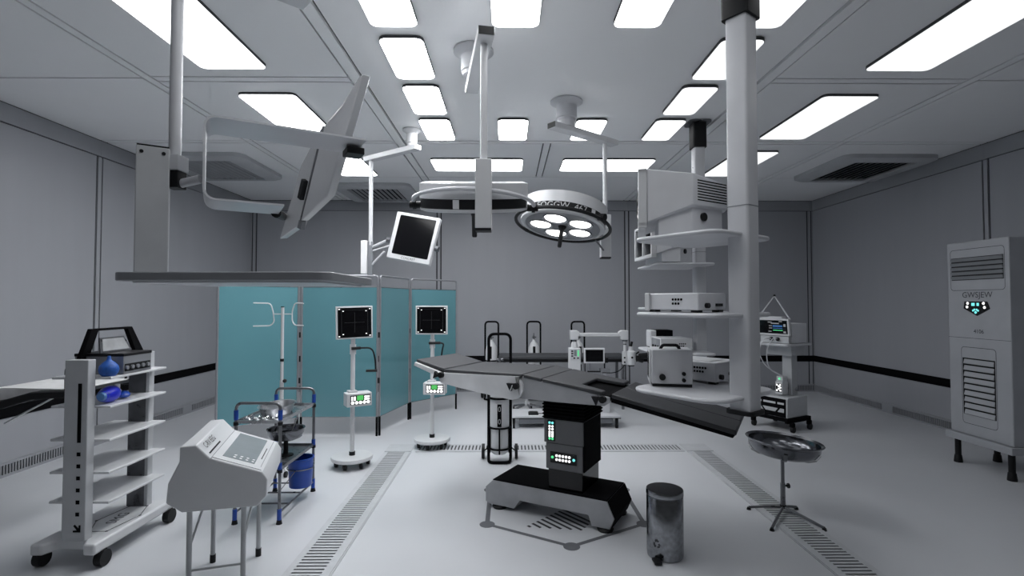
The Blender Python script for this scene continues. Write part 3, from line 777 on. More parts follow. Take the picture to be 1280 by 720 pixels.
# ------------------------------------------------------------------ teal folding screen
pts = [(-2.98, 5.235), (-2.345, 5.79), (-1.455, 5.79), (-1.272, 6.607), (-.722, 7.243)]
t = thing('folding_screen', 'teal four panel folding privacy screen in a chrome tube frame', 'folding screen', (0, 0, 0))
for i in range(4):
    a, c = V((*pts[i], 0)), V((*pts[i+1], 0)); d = (c-a).normalized(); a = a+d*.0205; c = c-d*.0205
    Z = lambda p, z: V((p.x, p.y, z))
    fr_ = MB().tube(arcpath([Z(a, .2), Z(a, 1.797), Z(c, 1.797), Z(c, .2)], .035, 5), .0115, 8).build('panel_frame', TUBE, t)
    for p in (a, c): MB().cyl(Z(p, 0), Z(p, .215), .013, n=12).build('foot_sleeve', MATTBLACK, fr_)
    for z in (1.667, .212): MB().tube([Z(a, z), Z(c, z)], .004, 6).build('crossbar', DARKMETAL, fr_)
    n = V((-d.y, d.x, 0))*.0012
    a2, c2 = a+d*.011, c-d*.011
    MB().raw([Z(a2, .214)+n, Z(c2, .214)+n, Z(c2, 1.665)+n, Z(a2, 1.665)+n, Z(a2, .214)-n, Z(c2, .214)-n, Z(c2, 1.665)-n, Z(a2, 1.665)-n], [(0, 1, 2, 3), (7, 6, 5, 4), (0, 4, 5, 1), (1, 5, 6, 2), (2, 6, 7, 3), (3, 7, 4, 0)]).build('screen_sheet', TEAL, t, smooth=False)
    if i < 3:
        q = V((*pts[i+1], 0))
        for z in (.62, 1.13): MB().box(q.x-.010, q.x+.010, q.y-.016, q.y+.004, z-.03, z+.03).build('hinge', BLACK, t)

# ------------------------------------------------------------------ x-ray detector stands
def detector_stand(label, x, y, yaw, arm, roll=0):
    t = thing('monitor_stand', label, 'monitor stand', (x, y, 0), 0, 'wheeled stands with square black screens')
    b = MB(); b.lathe([(.001, .062), (.17, .062), (.184, .07), (.186, .085), (.18, .098), (.001, .102)], 40); b.build('base', WHITE, t)
    for k in range(6):
        a = k*PI/3+.35; q = V((.14*math.cos(a), .14*math.sin(a), 0))
        c = MB().box(q.x-.014, q.x+.014, q.y-.014, q.y+.014, .022, .064).build('castor', BLACK, t)
        MB().cyl(q+V((-.013, .012, .022)), q+V((.013, .012, .022)), .022, n=14).build('wheel', BLACK, c)
    MB().cyl((0, 0, .10), (0, 0, .135), .027).build('collar', BLACK, t)
    MB().cyl((0, 0, .12), (0, 0, 1.17), .0205).build('pole', WHITE, t)
    MB().cyl((0, 0, 1.02), (0, 0, 1.11), .028).build('pole_sleeve', WHITE, t)
    M = Matrix.Rotation(yaw, 4, 'Z')
    w, z0, z1 = .165, 1.165, 1.462
    MB_ = M
    M = M @ Matrix.Translation((0, 0, 1.31)) @ Matrix.Rotation(roll, 4, 'Y') @ Matrix.Translation((0, 0, -1.31))
    s = MB().box(-w, w, -.055, -.028, z0, z1, M).build('screen_housing', WHITE, t, bev=.004)
    MB().box(-w+.014, w-.014, -.0575, -.055, z0+.014, z1-.014, M).build('screen', SCREENBLACK, s)
    MB().box(-.04, .04, -.03, .03, 1.24, 1.38, M).build('screen_mount', WHITE2, t, bev=.004)
    b = MB()
    for sx in (-1, 1):
        for sz in (-1, 1):
            cz = (z0+z1)/2
            b.box(*sorted((sx*(w-.034), sx*(w-.020))), -.059, -.0575, *sorted((cz+sz*.119, cz+sz*.126)), M)
            b.box(*sorted((sx*(w-.067), sx*(w-.056))), -.059, -.0575, *sorted((cz+sz*.101, cz+sz*.108)), M)
    b.build('corner_marks', LEDW, s)
    b = MB(); cz = (z0+z1)/2
    b.box(-.09, .09, -.0582, -.0575, cz-.0012, cz+.0012, M).box(-.0012, .0012, -.0582, -.0575, cz-.09, cz+.09, M)
    for sx in (-1, 1): b.box(sx*.118-.0012, sx*.118+.0012, -.0582, -.0575, z0+.02, z1-.02, M)
    b.box(-.13, .13, -.0582, -.0575, cz+.113, cz+.1145, M)
    b.build('crosshair', DIM, s)
    # control box
    M = MB_
    o = .05
    c = MB().box(o-.125, o+.10, -.10, .03, .555, .675, M).build('control_box', WHITE, t, bev=.006)
    MB().box(o-.095, o+.085, -.103, -.10, .575, .658, M).build('keypad', BLACK, c)
    b = MB()
    for k in range(5): b.cyl(M @ V((o-.075+k*.035, -.103, .592)), M @ V((o-.075+k*.035, -.106, .592)), .0145, n=12)
    for (x0, x1) in ((-.087, -.074), (-.066, -.048)): b.box(o+x0, o+x1, -.106, -.103, .612, .648, M)
    for z in (.612, .634): b.box(o+.03, o+.077, -.106, -.103, z, z+.015, M)
    b.build('buttons', LEDW, c)
    MB().box(o-.036, o+.020, -.106, -.103, .612, .655, M).build('display', LCDG, c)
    b = MB(); b.box(-.045, .035, -.045, .04, .675, .69, M); b.build('box_clamp', GREY, t, bev=.003)
    # arm
    b = MB(); q = [M @ V(p) for p in arm]
    b.cyl(q[0], q[1], .014, n=14); b.build('arm_clamp', BLACK, t)
    b = MB(); b.tube(arcpath(q[1:], .10, 8), .008, 8); b.build('arm', BLACK, t)
    MB().cyl(q[-1]-V((.085, .02, -.0)), q[-1]+V((.015, .0, 0)), .0125, n=12).build('hand_grip', BLACK, t)
    return t
detector_stand('wheeled stand with square black screen in front of the teal screen, left of two', -1.43, 4.735, R(31), [(-.02, -.03, 1.075), (.06, -.03, 1.077), (.17, -.03, 1.075), (.20, -.03, .96), (.203, -.03, .86)], roll=R(-1.2))
detector_stand('wheeled stand with square black screen behind the head of the operating table', -.79, 5.345, R(-3), [(-.03, -.035, 1.075), (.09, -.035, 1.078), (.125, -.035, 1.07), (.105, -.035, .98), (.10, -.035, .90)])

# ------------------------------------------------------------------ utility cart with pans and bucket
t = thing('utility_cart', 'dark steel tube trolley with blue joints holding pans and a bucket', 'trolley', (-1.70, 3.815, 0))
X, Yh = .150, .30
for s in (-1, 1):
    b = MB(); y = s*Yh
    b.tube(arcpath([(-X, y, .045), (-X, y, .812), (X, y, .812), (X, y, .045)], .045, 6), .0105, 10)
    h = b.build('end_frame', DARKMETAL, t)
    for x in (-X, X):
        for (z0, z1) in ((.7, .765), (.355, .41), (.025, .10)): MB().cyl((x, y, z0), (x, y, z1), .0145, n=14).build('blue_joint', BLUE2, h)
        MB().cyl((x, y, 0), (x, y, .028), .02, .015, 14).build('foot', BLACK, h)
for x in (-X, X): MB().tube([(x, -Yh, .075), (x, Yh, .075)], .007, 8).build('side_rail', DARKMETAL, t)
for y in (-.14, .07, .27): MB().tube([(-X, y, .075), (X, y, .075)], .006, 8).build('rung', DARKMETAL, t)
for z in (.675, .355):
    b = MB(); b.box(-X, X, -Yh, Yh, z, z+.006)
    b.box(-X, X, -Yh-.004, -Yh+.004, z, z+.022).box(-X, X, Yh-.004, Yh+.004, z, z+.022).box(-X-.004, -X+.004, -Yh, Yh, z, z+.022).box(X-.004, X+.004, -Yh, Yh, z, z+.022)
    b.build('shelf_tray', STEEL if z > .5 else DARKMETAL, t, smooth=False)
    for x in (-X, X):
        for y in (-Yh, Yh): MB().cyl((x, y, z-.012), (x, y, z+.01), .017, n=12).build('shelf_clamp', BLACK, t)
MB().tube([(X, .30, .235), (.107+.07, .16+.075, .235)], .005, 6).build('bucket_hook', DARKMETAL, t)
b = MB(); b.tube([(.107+.097*math.cos(a*PI/12), .16+.097*math.sin(a*PI/12), .235) for a in range(24)], .004, 6, closed=True); b.tube([(.107, .063, .235), (.03, -.02, .12)], .003, 6); b.build('bucket_ring', DARKMETAL, t)
t2 = thing('bucket', 'blue plastic bucket hanging under the trolley shelf', 'bucket', (-1.593, 3.975, 0))
b = MB(); b.lathe([(.001, .095), (.080, .095), (.082, .10), (.088, .22), (.091, .30), (.098, .305), (.098, .312), (.087, .312), (.082, .22), (.076, .11), (.001, .108)], 36); b.build('body', BLUE2, t2)
t2 = thing('instrument_pan', 'oval steel pan full of instruments on the trolley top shelf', 'pan', (-1.70, 3.80, .682))
def oval(a, c, n=40): return [(a*math.cos(2*PI*k/n), c*math.sin(2*PI*k/n)) for k in range(n)]
b = MB(); vs = []; L = []
for (k, z) in ((.78, .0005), (.80, .004), (.93, .06), (1.0, .064), (1.0, .068), (.90, .066), (.77, .008)): L.append([(p[0]*k, p[1]*k, z) for p in oval(.115, .19)])
n = 40
for l in L: vs += l
fs = [(i*n+j, i*n+(j+1) % n, (i+1)*n+(j+1) % n, (i+1)*n+j) for i in range(len(L)-1) for j in range(n)]+[tuple(range(n-1, -1, -1)), tuple(range(6*n, 7*n))]
b.raw(vs, fs).build('pan', STEEL, t2)
for k, (x, y, a) in enumerate(((-.105, -.225, 1.3), (-.04, -.24, 1.2), (.025, -.25, 1.4), (.09, -.235, 1.8))):
    o = bpy.data.objects.new('x', None)
    b = MB(); d = V((math.cos(a), math.sin(a), 0))*.06
    bpy.data.objects.remove(o)
    b.lathe([(.001, 0), (.022, .002), (.03, .018), (.027, .02), (.02, .006), (.001, .005)], 16, Matrix.Translation((0, 0, 0)))
    b.tube([V((0, 0, .02))+d*.3, d*.7+V((0, 0, .03)), d*.95+V((0, 0, .026))], .004, 6)
    o = b.build('steel_cup', CHROME); o.location = (-1.70+x, 3.815+y, .6812)
    tag(o, ['small long handled steel cup on the trolley top, leftmost of four', 'small steel cup on the trolley top, second from the left', 'small steel cup on the trolley top, third from the left', 'small steel cup on the trolley top, nearest the blue joint on the right'][k], 'cup', 'steel cups on the trolley top')
t2 = thing('wash_bowl', 'dark round bowl with tongs on the trolley lower shelf', 'bowl', (-1.655, 3.85, .361))
b = MB(); b.lathe([(.001, .118), (.07, .118), (.105, .132), (.124, .165), (.128, .195), (.134, .199), (.134, .203), (.122, .198), (.116, .165), (.10, .142), (.07, .128), (.001, .128)], 36); b.build('bowl', BASIN, t2)
b = MB(); b.lathe([(.001, .0005), (.055, .0005), (.052, .008), (.018, .016), (.016, .10), (.04, .1175), (.001, .1175)], 24); b.build('bowl_stem', BLACK, t2)
b = MB(); b.tube([(.03, 0, .135), (.07, .03, .27)], .003, 6).tube([(.035, .01, .135), (.055, .035, .26), (.07, .03, .27)], .003, 6); b.build('tongs', STEEL, t2)
for k, (x, y, a) in enumerate(((.06, -.22, .4), (.09, -.15, -.3), (.05, -.10, .9))):
    b = MB(); d = V((math.cos(a), math.sin(a), 0))*.045
    b.tube([-d+V((0, 0, .004)), V((0, 0, .004)), d+V((0, 0, .008))], .0035, 6); b.tube([d*.2+V((0, 0, .004)), d+V((.01, .012, .008))], .003, 6)
    o = b.build('surgical_scissors', CHROME); o.location = (-1.70+x, 3.815+y, .3612)
    tag(o, ['bright steel scissors on the trolley lower shelf, nearest the front', 'bright steel scissors on the trolley lower shelf, by the right edge', 'bright steel scissors on the trolley lower shelf, farthest back'][k], 'scissors', 'scissors on the trolley lower shelf')

# ------------------------------------------------------------------ infusion pole behind the cart
t = thing('infusion_pole', 'white drip pole with two wire hook frames in front of the teal screen', 'drip pole', (-2.02, 4.60, 0))
MB().cyl((0, 0, .05), (0, 0, .80), .0165).build('lower_pole', WHITE, t)
MB().cyl((0, 0, .80), (0, 0, 1.455), .0135).build('upper_pole', WHITE, t)
MB().cyl((0, 0, .97), (0, 0, .995), .0165).build('pole_band', BLACK, t); MB().cyl((0, 0, 1.452), (0, 0, 1.46), .0145).build('pole_cap', BLACK, t)
MB().ball((.035, -.02, .80), .018, 12).build('knob', BLACK, t)
for s, (w, a) in ((-1, (.16, -.35)), (1, (.13, .5))):
    dx = V((s*math.cos(a*s), -.35, 0)).normalized()
    up = V((0, 0, 1))
    q = V((s*.085, 0, 1.392))
    path = [q+dx*w+up*.10, q+up*.095+dx*.02, q+up*.02, q-up*.07-dx*.01, q-up*.105+dx*-.025*0+dx*.02, q-up*.105+dx*w]
    if s > 0: path = [q+dx*w*1.0+up*.095, q+up*.10+dx*.03, q+up*.03, q-up*.06, q-up*.10+dx*.03, q-up*.10+dx*w]
    b = MB(); b.tube(arcpath(path, .03, 5), .0055, 8); b.tube([(0, 0, 1.392), q], .0045, 8); b.build('hook_frame', WHITE, t)
for k in range(5):
    a = k*2*PI/5+.3; q = V((.2*math.cos(a), .2*math.sin(a), 0))
    l = MB().tube([(0, 0, .085), q*.9+V((0, 0, .065)), q+V((0, 0, .05))], .012, 8).build('foot_leg', WHITE, t)
    MB().cyl(q+V((-.01, 0, .025)), q+V((.01, 0, .025)), .025, n=14).build('castor', BLACK, l)

# ------------------------------------------------------------------ foreground console on legs
e1 = V((.953, .303, 0)).normalized(); e2 = V((e1.y, -e1.x, 0)); ca = math.atan2(e1.y, e1.x)
t = thing('medical_console', 'white sloping medical console with grey screen on a tube stand, foreground', 'console', (-1.717, 3.005, 0), ca)
# local x = e1, local y = away from the camera (-e2); section in (x, z)
sec = [(.049, .81), (.11, .742), (.34, .653), (.364, .612), (.36, .533), (.32, .487), (-.006, .495), (-.073, .546), (-.066, .638), (-.02, .738), (-.02, .807)]
YN, YFAR = -.55, .035
b = MB(); b.prism([(p[0], p[1]) for p in sec], -YFAR, -YN, fr((0, 0, 0), (1, 0, 0), (0, 0, 1), (0, -1, 0)))
b.build('body', WHITE, t, bev=.006)
sl = V((.23, 0, -.089)).normalized(); up = V((-sl.z, 0, sl.x)) * -1
up = V((.089, 0, .23)).normalized(); P0 = V((.11, 0, .742))
def top(s, y, h=0): return P0+sl*s+V((0, y, 0))+up*h
def slab(name, s0, s1, y0, y1, h0, h1, m, parent):
    vs = [top(s, y, h) for h in (h0, h1) for (s, y) in ((s0, y0), (s1, y0), (s1, y1), (s0, y1))]
    return MB().raw(vs, [(3, 2, 1, 0), (4, 5, 6, 7), (0, 1, 5, 4), (1, 2, 6, 5), (2, 3, 7, 6), (3, 0, 4, 7)]).build(name, m, parent, smooth=False)
slab('panel_plate', .004, .238, YN+.02, YFAR-.02, -.001, .003, WHITE, t)
s_ = slab('display', .04, .195, YN+.075, YFAR-.05, .003, .0042, GLASSGREY, t)
b = MB()
for i in range(4):
    for j in range(2):
        s, y = .085+i*.03, YN+.095+j*.032-.0*i
        b.raw([top(s, y, .0046), top(s+.012, y, .0046), top(s+.015, y+.012, .0046), top(s+.003, y+.012, .0046)], [(0, 1, 2, 3)])
b.build('soft_keys', HANDLEWHITE, s_, smooth=False)
slab('pen_slot', .212, .217, YN+.18, YN+.38, .003, .0045, BLACK, t)
slab('hinge_line', .0, .006, YN+.0, YFAR-.0, .0005, .0016, MIDGREY, t)
slab('hinge_line', .228, .231, YN+.06, YFAR-.03, .003, .0035, MIDGREY, t)
sb = V((.061, 0, -.068)).normalized(); ub = V((.068, 0, .061)).normalized(); B0 = V((.049, 0, .81))
Mx = fr(B0+sb*.033+V((0, YN+.16, 0))+ub*.0015, (0, 1, 0), -sb, ub)
lettering('C-RV EEG', .045, Mx, INK, t)
q = [B0+sb*s+V((0, y, 0))+ub*.0012 for (s, y) in ((.068, YN+.04), (.076, YN+.04), (.076, YN+.27), (.068, YN+.27))]
MB().raw(q, [(0, 1, 2, 3)]).build('slot', BLACK, t, smooth=False)
legs = {}
for (x, y) in ((.012, 0), (.25, 0), (.012, -.49), (.25, -.49)):
    l = MB().cyl((x, y, .03), (x, y, .50), .0125, n=16).build('leg', GREY, t)
    MB().cyl((x, y, 0), (x, y, .045), .0155, n=16).build('rubber_foot', BLACK, l)
for x in (.012, .25):
    MB().tube([(x, -.49, .30), (x, -.01, .49)], .006, 8).build('brace', GREY, t)
for (y, z) in ((0, .37), (-.49, .19)):
    MB().tube([(.012, y, z), (.25, y, z)], .006, 8).build('crossbar', GREY, t)

# ------------------------------------------------------------------ shelf cart on the left
t = thing('shelf_trolley', 'white wheeled shelf trolley with five open shelves, left foreground', 'trolley', (-2.485, 3.25, 0))
# local: x across, y away
b = MB()
H_ = [(-.18, -.345), (-.115, -.345), (-.075, -.275), (.075, -.275), (.115, -.345), (.18, -.345), (.18, .36), (.13, .36), (.10, .31), (-.10, .31), (-.13, .36), (-.18, .36)]
b.prism(H_, .085, .148); b.build('base', WHITE, t, bev=.012)
for (x, y) in ((-.172, -.275), (.172, -.275), (-.172, .30), (.172, .30)):
    c = MB().box(x-.012, x+.012, y-.02, y+.02, .06, .09).build('castor', BLACK, t)
    MB().cyl((x-.02, y, .045), (x+.02, y, .045), .045, n=24).build('wheel', BLACK, c)
for (y0, y1, nm) in ((-.30, -.245, 'near'), (.20, .25, 'far')):
    p = MB().box(-.045, .088, y0, y1, .146, 1.168).build('upright', GREY, t, bev=.004)
    if nm == 'near':
        MB().box(.034, .055, y0-.0015, y0, .70, 1.035).build('slot', MATTBLACK, p, smooth=False)
        b = MB()
        for k in range(6):
            z = .635-k*.0675; b.box(.034, .055, y0-.0015, y0, z-.011, z+.011)
        b.build('slot_holes', MATTBLACK, p, smooth=False)
        b = MB(); cx, cz = .046, .215
        b.prism([(cx-.022, cz+.018), (cx-.014, cz+.026), (cx+.008, cz+.004), (cx+.008, cz+.022), (cx+.018, cz+.022), (cx+.018, cz-.018), (cx-.024, cz-.018), (cx-.024, cz-.008), (cx-.002, cz-.006)][::-1], 0, .0015, fr((0, y0, 0), (1, 0, 0), (0, 0, 1), (0, -1, 0)))
        b.build('arrow_mark', MATTBLACK, p, smooth=False)
    else:
        MB().box(-.045, .068, y0-.003, y0, .147, 1.16).build('channel', DARKMETAL, p, smooth=False)
for z in (1.063, .897, .705, .517, .347):
    MB().box(-.172, .172, -.24, .245, z-.014, z).build('shelf', WHITE, t, bev=.003)
hx = [(.02, -.18), (.115, -.175), (.15, .05), (.09, .2), (-.02, .195), (-.06, -.03)]
b = MB()
for k in range(6):
    p, q = V((*hx[k], .1486)), V((*hx[(k+1) % 6], .1486)); b.tube([p, q], .002, 6); b.cyl(p, p+V((0, 0, .002)), .008, n=10)
b.build('hexagon_emblem', INK, t, smooth=False)
lettering('SMG', .085, fr((.045, .01, .1492), (-.12, .99, 0), (-.99, -.12, 0), (0, 0, 1)), INK, t)
# things on the trolley
d = thing('portable_generator_unit', 'black boxy instrument with row of knobs and wide black carrying frame, trolley top', 'instrument', (-2.485, 3.25, 1.063))
MB().box(-.13, .165, -.135, .105, .002, .122).build('case', MIDGREY, d, bev=.004)
MB().box(-.132, .167, -.137, .107, .108, .126).build('case_top', BLACK, d, bev=.003)
p = MB().box(.165, .168, -.125, .09, .018, .062).build('control_panel', BLACK, d)
for k in range(5): MB().cyl((.168, -.115+k*.045, .04), (.178, -.115+k*.045, .04), .012, n=12).build('knob', MIDGREY, p)
b = MB()
YZ = lambda x: fr((x, 0, 0), (0, 1, 0), (0, 0, 1), (1, 0, 0))
b.prism([(-.215, .002), (-.095, .272), (.24, .272), (.36, .09), (.36, .075), (.29, .075), (.20, .258), (-.045, .258), (-.15, .002)], -.09, -.06, YZ(0))
b.build('carrying_frame', MATTBLACK, d, bev=.003)
p = MB().prism([(-.15, .002), (.105, .002), (.06, .095), (-.135, .095)], 0, .008, Matrix.Translation((.03, 0, .126)) @ Matrix.Rotation(R(-12), 4, 'Y') @ fr((0, 0, 0), (0, 1, 0), (0, 0, 1), (1, 0, 0))).build('lid', DARKMETAL, d)
MB().prism([(-.13, .012), (.085, .012), (.05, .085), (-.118, .085)], .008, .010, Matrix.Translation((.03, 0, .126)) @ Matrix.Rotation(R(-12), 4, 'Y') @ fr((0, 0, 0), (0, 1, 0), (0, 0, 1), (1, 0, 0))).build('mirror', GALV, p)
b = MB(); b.lathe([(.001, .0005), (.033, .0005), (.046, .018), (.051, .038), (.046, .06), (.032, .078), (.015, .092), (.010, .103), (.008, .118), (.001, .119)], 32)
o = b.build('rubber_bulb', BLUE); o.location = (-2.362, 3.055, 1.063); tag(o, 'blue rubber bulb syringe standing on the trolley top shelf', 'bulb syringe')
d = thing('resuscitator_bag', 'bright blue hand resuscitator bag lying on the trolley second shelf', 'resuscitator', (-2.40, 3.12, .897), R(104))
ax = fr((0, 0, .05), (0, 0, 1), (0, 1, 0), (1, 0, 0))
b = MB(); b.lathe([(.001, -.10), (.028, -.095), (.034, -.08), (.046, -.04), (.049, -.005), (.044, .03), (.030, .055), (.018, .062), (.001, .063)], 28, ax); b.build('bag', BLUE3, d)
MB().lathe([(.001, -.112), (.02, -.11), (.026, -.098), (.03, -.086), (.034, -.084), (.001, -.082)], 24, ax).build('end_cap', PALEBLUE, d)
b = MB(); b.lathe([(.001, .06), (.017, .06), (.017, .10), (.001, .10)], 16, ax).cyl((.085, 0, .03), (.085, 0, .095), .014, n=14); b.build('valve', HANDLEWHITE, d)
b = MB(); b.lathe([(.012, .0), (.04, .006), (.045, .02), (.035, .035), (.014, .045)], 24, Matrix.Translation((.12, -.01, .004))); b.build('mask', BLUE2, d)

# ------------------------------------------------------------------ stretcher at the far left
t = thing('stretcher', 'stretcher with white sheet and black side rail, cut off at left edge', 'stretcher', (-3.35, 3.75, 0))
FR = fr((0, 0, 0), (1, 0, 0), (0, 0, 1), (0, 1, 0))
for y in (-.27, .27):
    MB().prism([(-.75, .66), (-.75, .73), (-.06, .835), (.15, .895), (.42, .905), (.42, .862), (.16, .845), (-.04, .785)], y-.022, y+.022, FR).build('side_rail', BLACK, t, bev=.008)
b = MB(); b.prism([(-.75, .73), (-.06, .835), (.15, .892), (.42, .90), (.42, .88), (.16, .868), (-.04, .80), (-.75, .70)], -.25, .25, FR); b.build('mattress_base', PAD2, t)
b = MB(); b.prism([(-.74, .735), (-.06, .84), (.15, .896), (.40, .901), (.40, .904), (.15, .910), (-.02, .915), (-.16, .912), (-.74, .80)], -.22, .28, FR); b.build('sheet', SHEET, t)
for y in (-.27, .27): MB().tube([(-.10, y, .80), (-.55, y, .56)], .007, 8).build('strut', HANDLEWHITE, t)
b = MB(); b.tube(arcpath([(.375, -.27, .86), (.375, -.27, 1.06), (.375, .27, 1.06), (.375, .27, .86)], .03, 5), .009, 8); b.build('end_rail', BLACK, t)
for (x, y) in ((-.72, -.25), (-.74, .25), (-.60, -.25), (-.66, .1)):
    l = MB().cyl((x, y, .05), (x, y, .72), .016, n=14).build('leg', WHITE2, t)
    MB().cyl((x-.012, y, .05), (x+.012, y, .05), .05, n=18).build('castor', BLACK, l)

# ------------------------------------------------------------------ gas cylinders on trolleys
def cyl_trolley(label, x, y, rz):
    t = thing('gas_cylinder_trolley', label, 'cylinder trolley', (x, y, 0), rz, 'gas cylinder trolleys with black hoop handles')
    b = MB(); b.lathe([(.001, .075), (.06, .075), (.086, .095), (.09, .115), (.09, .74), (.082, .80), (.055, .86), (.025, .895), (.022, .92), (.001, .92)], 36)
    c = b.build('cylinder', WHITE, t)
    b = MB(); b.cyl((0, 0, .915), (0, 0, .99), .012, n=12).cyl((-.03, 0, .955), (.035, 0, .955), .011, n=10).cyl((.0, -.03, .965), (0, 0, .965), .013, n=10).cyl((0, 0, .985), (0, 0, 1.02), .006, n=8)
    b.build('valve', DARKMETAL, c)
    for (z0, z1) in ((.34, .55), (.63, .82)):
        b = MB(); n = 6; vs = []
        for k in range(n+1):
            a = -PI/2-.22+.44*k/n; vs += [(.0908*math.cos(a), .0908*math.sin(a), z0), (.0908*math.cos(a), .0908*math.sin(a), z1)]
        b.raw(vs, [(2*k, 2*k+2, 2*k+3, 2*k+1) for k in range(n)]); l = b.build('label_strip', MATTBLACK, c)
        b = MB()
        for z in (z0+.05, z1-.045):
            pts = [(.0915*math.cos(-PI/2+.11*math.cos(q*PI/6)), .0915*math.sin(-PI/2+.11*math.cos(q*PI/6)), z+.022*math.sin(q*PI/6)) for q in range(12)]
            b.tube(pts, .0025, 6, closed=True)
        b.build('label_mark', WHITE2, l)
    w = .104
    b = MB(); b.tube(arcpath([(-w, .03, .03), (-w, .03, 1.195), (w, .03, 1.195), (w, .03, .03)], .06, 6), .014, 10); b.build('hoop_handle', MATTBLACK, t)
    b = MB(); b.tube(arcpath([(-w, .03, .03), (-w*.95, -.09, .0145), (w*.95, -.09, .0145), (w, .03, .03)], .05, 6), .014, 10)
    b.build('toe_loop', MATTBLACK, t)
    b = MB()
    for z in (.13, .325): b.tube([(.098*math.cos(q*PI/16), .098*math.sin(q*PI/16), z) for q in range(32)], .009, 6, closed=True)
    for a in (-PI/2, -PI/2+1.2, -PI/2-1.2): b.tube([(.098*math.cos(a), .098*math.sin(a), .325), (.098*math.cos(a), .098*math.sin(a), .09)], .008, 6)
    b.build('cradle', MATTBLACK, t)
    MB().tube([(.098*math.cos(q*PI/16), .098*math.sin(q*PI/16), .60) for q in range(32)], .011, 6, closed=True).build('strap', MATTBLACK, t)
    for s in (-1, 1):
        MB().cyl((s*.145, .10, .068), (s*.172, .10, .068), .068, n=24).build('wheel', BLACK, t)
    MB().tube([(-.15, .10, .068), (-.10, .04, .13), (.10, .04, .13), (.15, .10, .068)], .006, 6).build('axle', MATTBLACK, t)
    return t
gc = cyl_trolley('white gas cylinder on black hoop trolley just behind the operating table', -.083, 4.87, 0)
dup(gc, (-.262, 7.93, 0), R(-8), 'far gas cylinder trolley left of the grey bench, leftmost of three by back wall')
dup(gc, (.395, 7.95, 0), 0, 'far gas cylinder trolley behind the grey bench, middle of three by back wall')
dup(gc, (1.085, 7.93, 0), R(10), 'far gas cylinder trolley behind the white microscope column, rightmost of three')

# ------------------------------------------------------------------ bench at the back
t = thing('examination_bench', 'long grey padded bench in front of the back wall behind the operating table', 'bench', (.775, 7.4, 0))
MB().prism(rrect(1.79, .50, .03, 4), .70, .742).build('pad', PAD, t, bev=.008)
MB().box(-.88, .88, -.235, .235, .66, .70).build('frame', BLACK, t, bev=.004)
for (x, y) in ((-.83, -.2), (.83, -.2), (-.83, .2), (.83, .2)):
    MB().cyl((x, y, 0), (x, y, .67), .02, n=14).build('leg', DARKMETAL, t)
MB().tube([(-.83, -.2, .3), (.83, -.2, .3)], .012, 8).build('stretcher_bar', DARKMETAL, t)

# ------------------------------------------------------------------ stool behind the platform
t = thing('stool', 'stool with star base and castors behind the low white platform', 'stool', (.25, 7.0, 0))
MB().lathe([(.001, .50), (.14, .50), (.155, .51), (.155, .545), (.14, .56), (.001, .562)], 32).build('seat', PAD2, t)
MB().cyl((0, 0, .11), (0, 0, .50), .022).build('pole', GREY, t)
MB().cyl((0, 0, .09), (0, 0, .15), .04).build('hub', GREY, t)
for k in range(5):
    a = k*2*PI/5-PI/2+.3; q = V((.22*math.cos(a), .22*math.sin(a), 0))
    l = MB().tube([(0, 0, .115), q+V((0, 0, .065))], .014, 8).build('base_arm', DARKMETAL, t)
    MB().cyl(q+V((-.012, 0, .028)), q+V((.012, 0, .028)), .028, n=14).build('castor', BLACK, l)

# ------------------------------------------------------------------ microscope platform
t = thing('equipment_platform', 'low white wheeled platform behind the operating table column', 'platform', (.69, 6.31, 0))
MB().box(-.645, .645, -.21, .21, .118, .15).build('deck', WHITE2, t, bev=.005)
MB().box(-.645, .645, -.2125, -.2095, .116, .126).build('edge_strip', MATTBLACK, t)
MB().box(-.56, .56, -.17, .17, .05, .118).build('skirt', MIDGREY, t, bev=.006)
for (x, y) in ((-.625, -.18), (.60, -.18), (-.625, .18), (.60, .18)):
    c = MB().box(x-.016, x+.016, y-.016, y+.016, .055, .12).build('castor', BLACK, t)
    MB().cyl((x-.014, y, .032), (x+.014, y, .032), .032, n=16).build('wheel', BLACK, c)
t = thing('surgical_microscope', 'white surgical microscope with long overhead arm on the low platform', 'microscope', (.815, 6.34, .15))
MB().box(-.07, .07, -.07, .07, 0, .785).build('column', WHITE, t, bev=.008)
f = MB().box(-.062, .062, -.074, -.07, .64, .775).build('keypad', WHITE2, t, bev=.002)
b = MB()
for (x, z) in ((-.035, .75), (-.035, .72), (-.035, .69), (.035, .665), (-.01, .665)): b.box(x-.012, x+.012, -.0765, -.074, z-.008, z+.008)
b.build('buttons', BLACK, f)
MB().box(-.012, .018, -.0765, -.074, .69, .765).build('display', GLASSGREY, f)
MB().box(.03, .045, -.0765, -.074, .69, .76).build('indicator', LEDG, f)
MB().box(-.025, .025, -.0715, -.07, .46, .475).build('slot', BLACK, t)
MB().lathe([(.001, .785), (.045, .785), (.04, .83), (.03, .86), (.001, .86)], 20).build('neck', WHITE, t)
MB().cyl((0, 0, .86), (0, 0, .885), .028).build('swivel', DARKMETAL, t)
b = MB(); b.prism([(-.055, .885), (.045, .885), (.045, .92), (.07, .95), (.055, .985), (.03, 1.0), (-.055, 1.0)], -.04, .04, FR); b.build('shoulder', WHITE, t, bev=.006)
MB().box(.04, .58, -.02, .02, .925, .968).build('arm', WHITE, t, bev=.006)
b = MB(); b.prism([(.66, .885), (.57, .885), (.57, .92), (.53, .95), (.55, .985), (.58, 1.0), (.66, 1.0)], -.04, .04, FR); b.build('elbow', WHITE, t, bev=.006)
b = MB(); b.cyl((.625, 0, .865), (.625, 0, .886), .034).cyl((.625, 0, .82), (.625, 0, .835), .022); b.build('swivel', DARKMETAL, t)
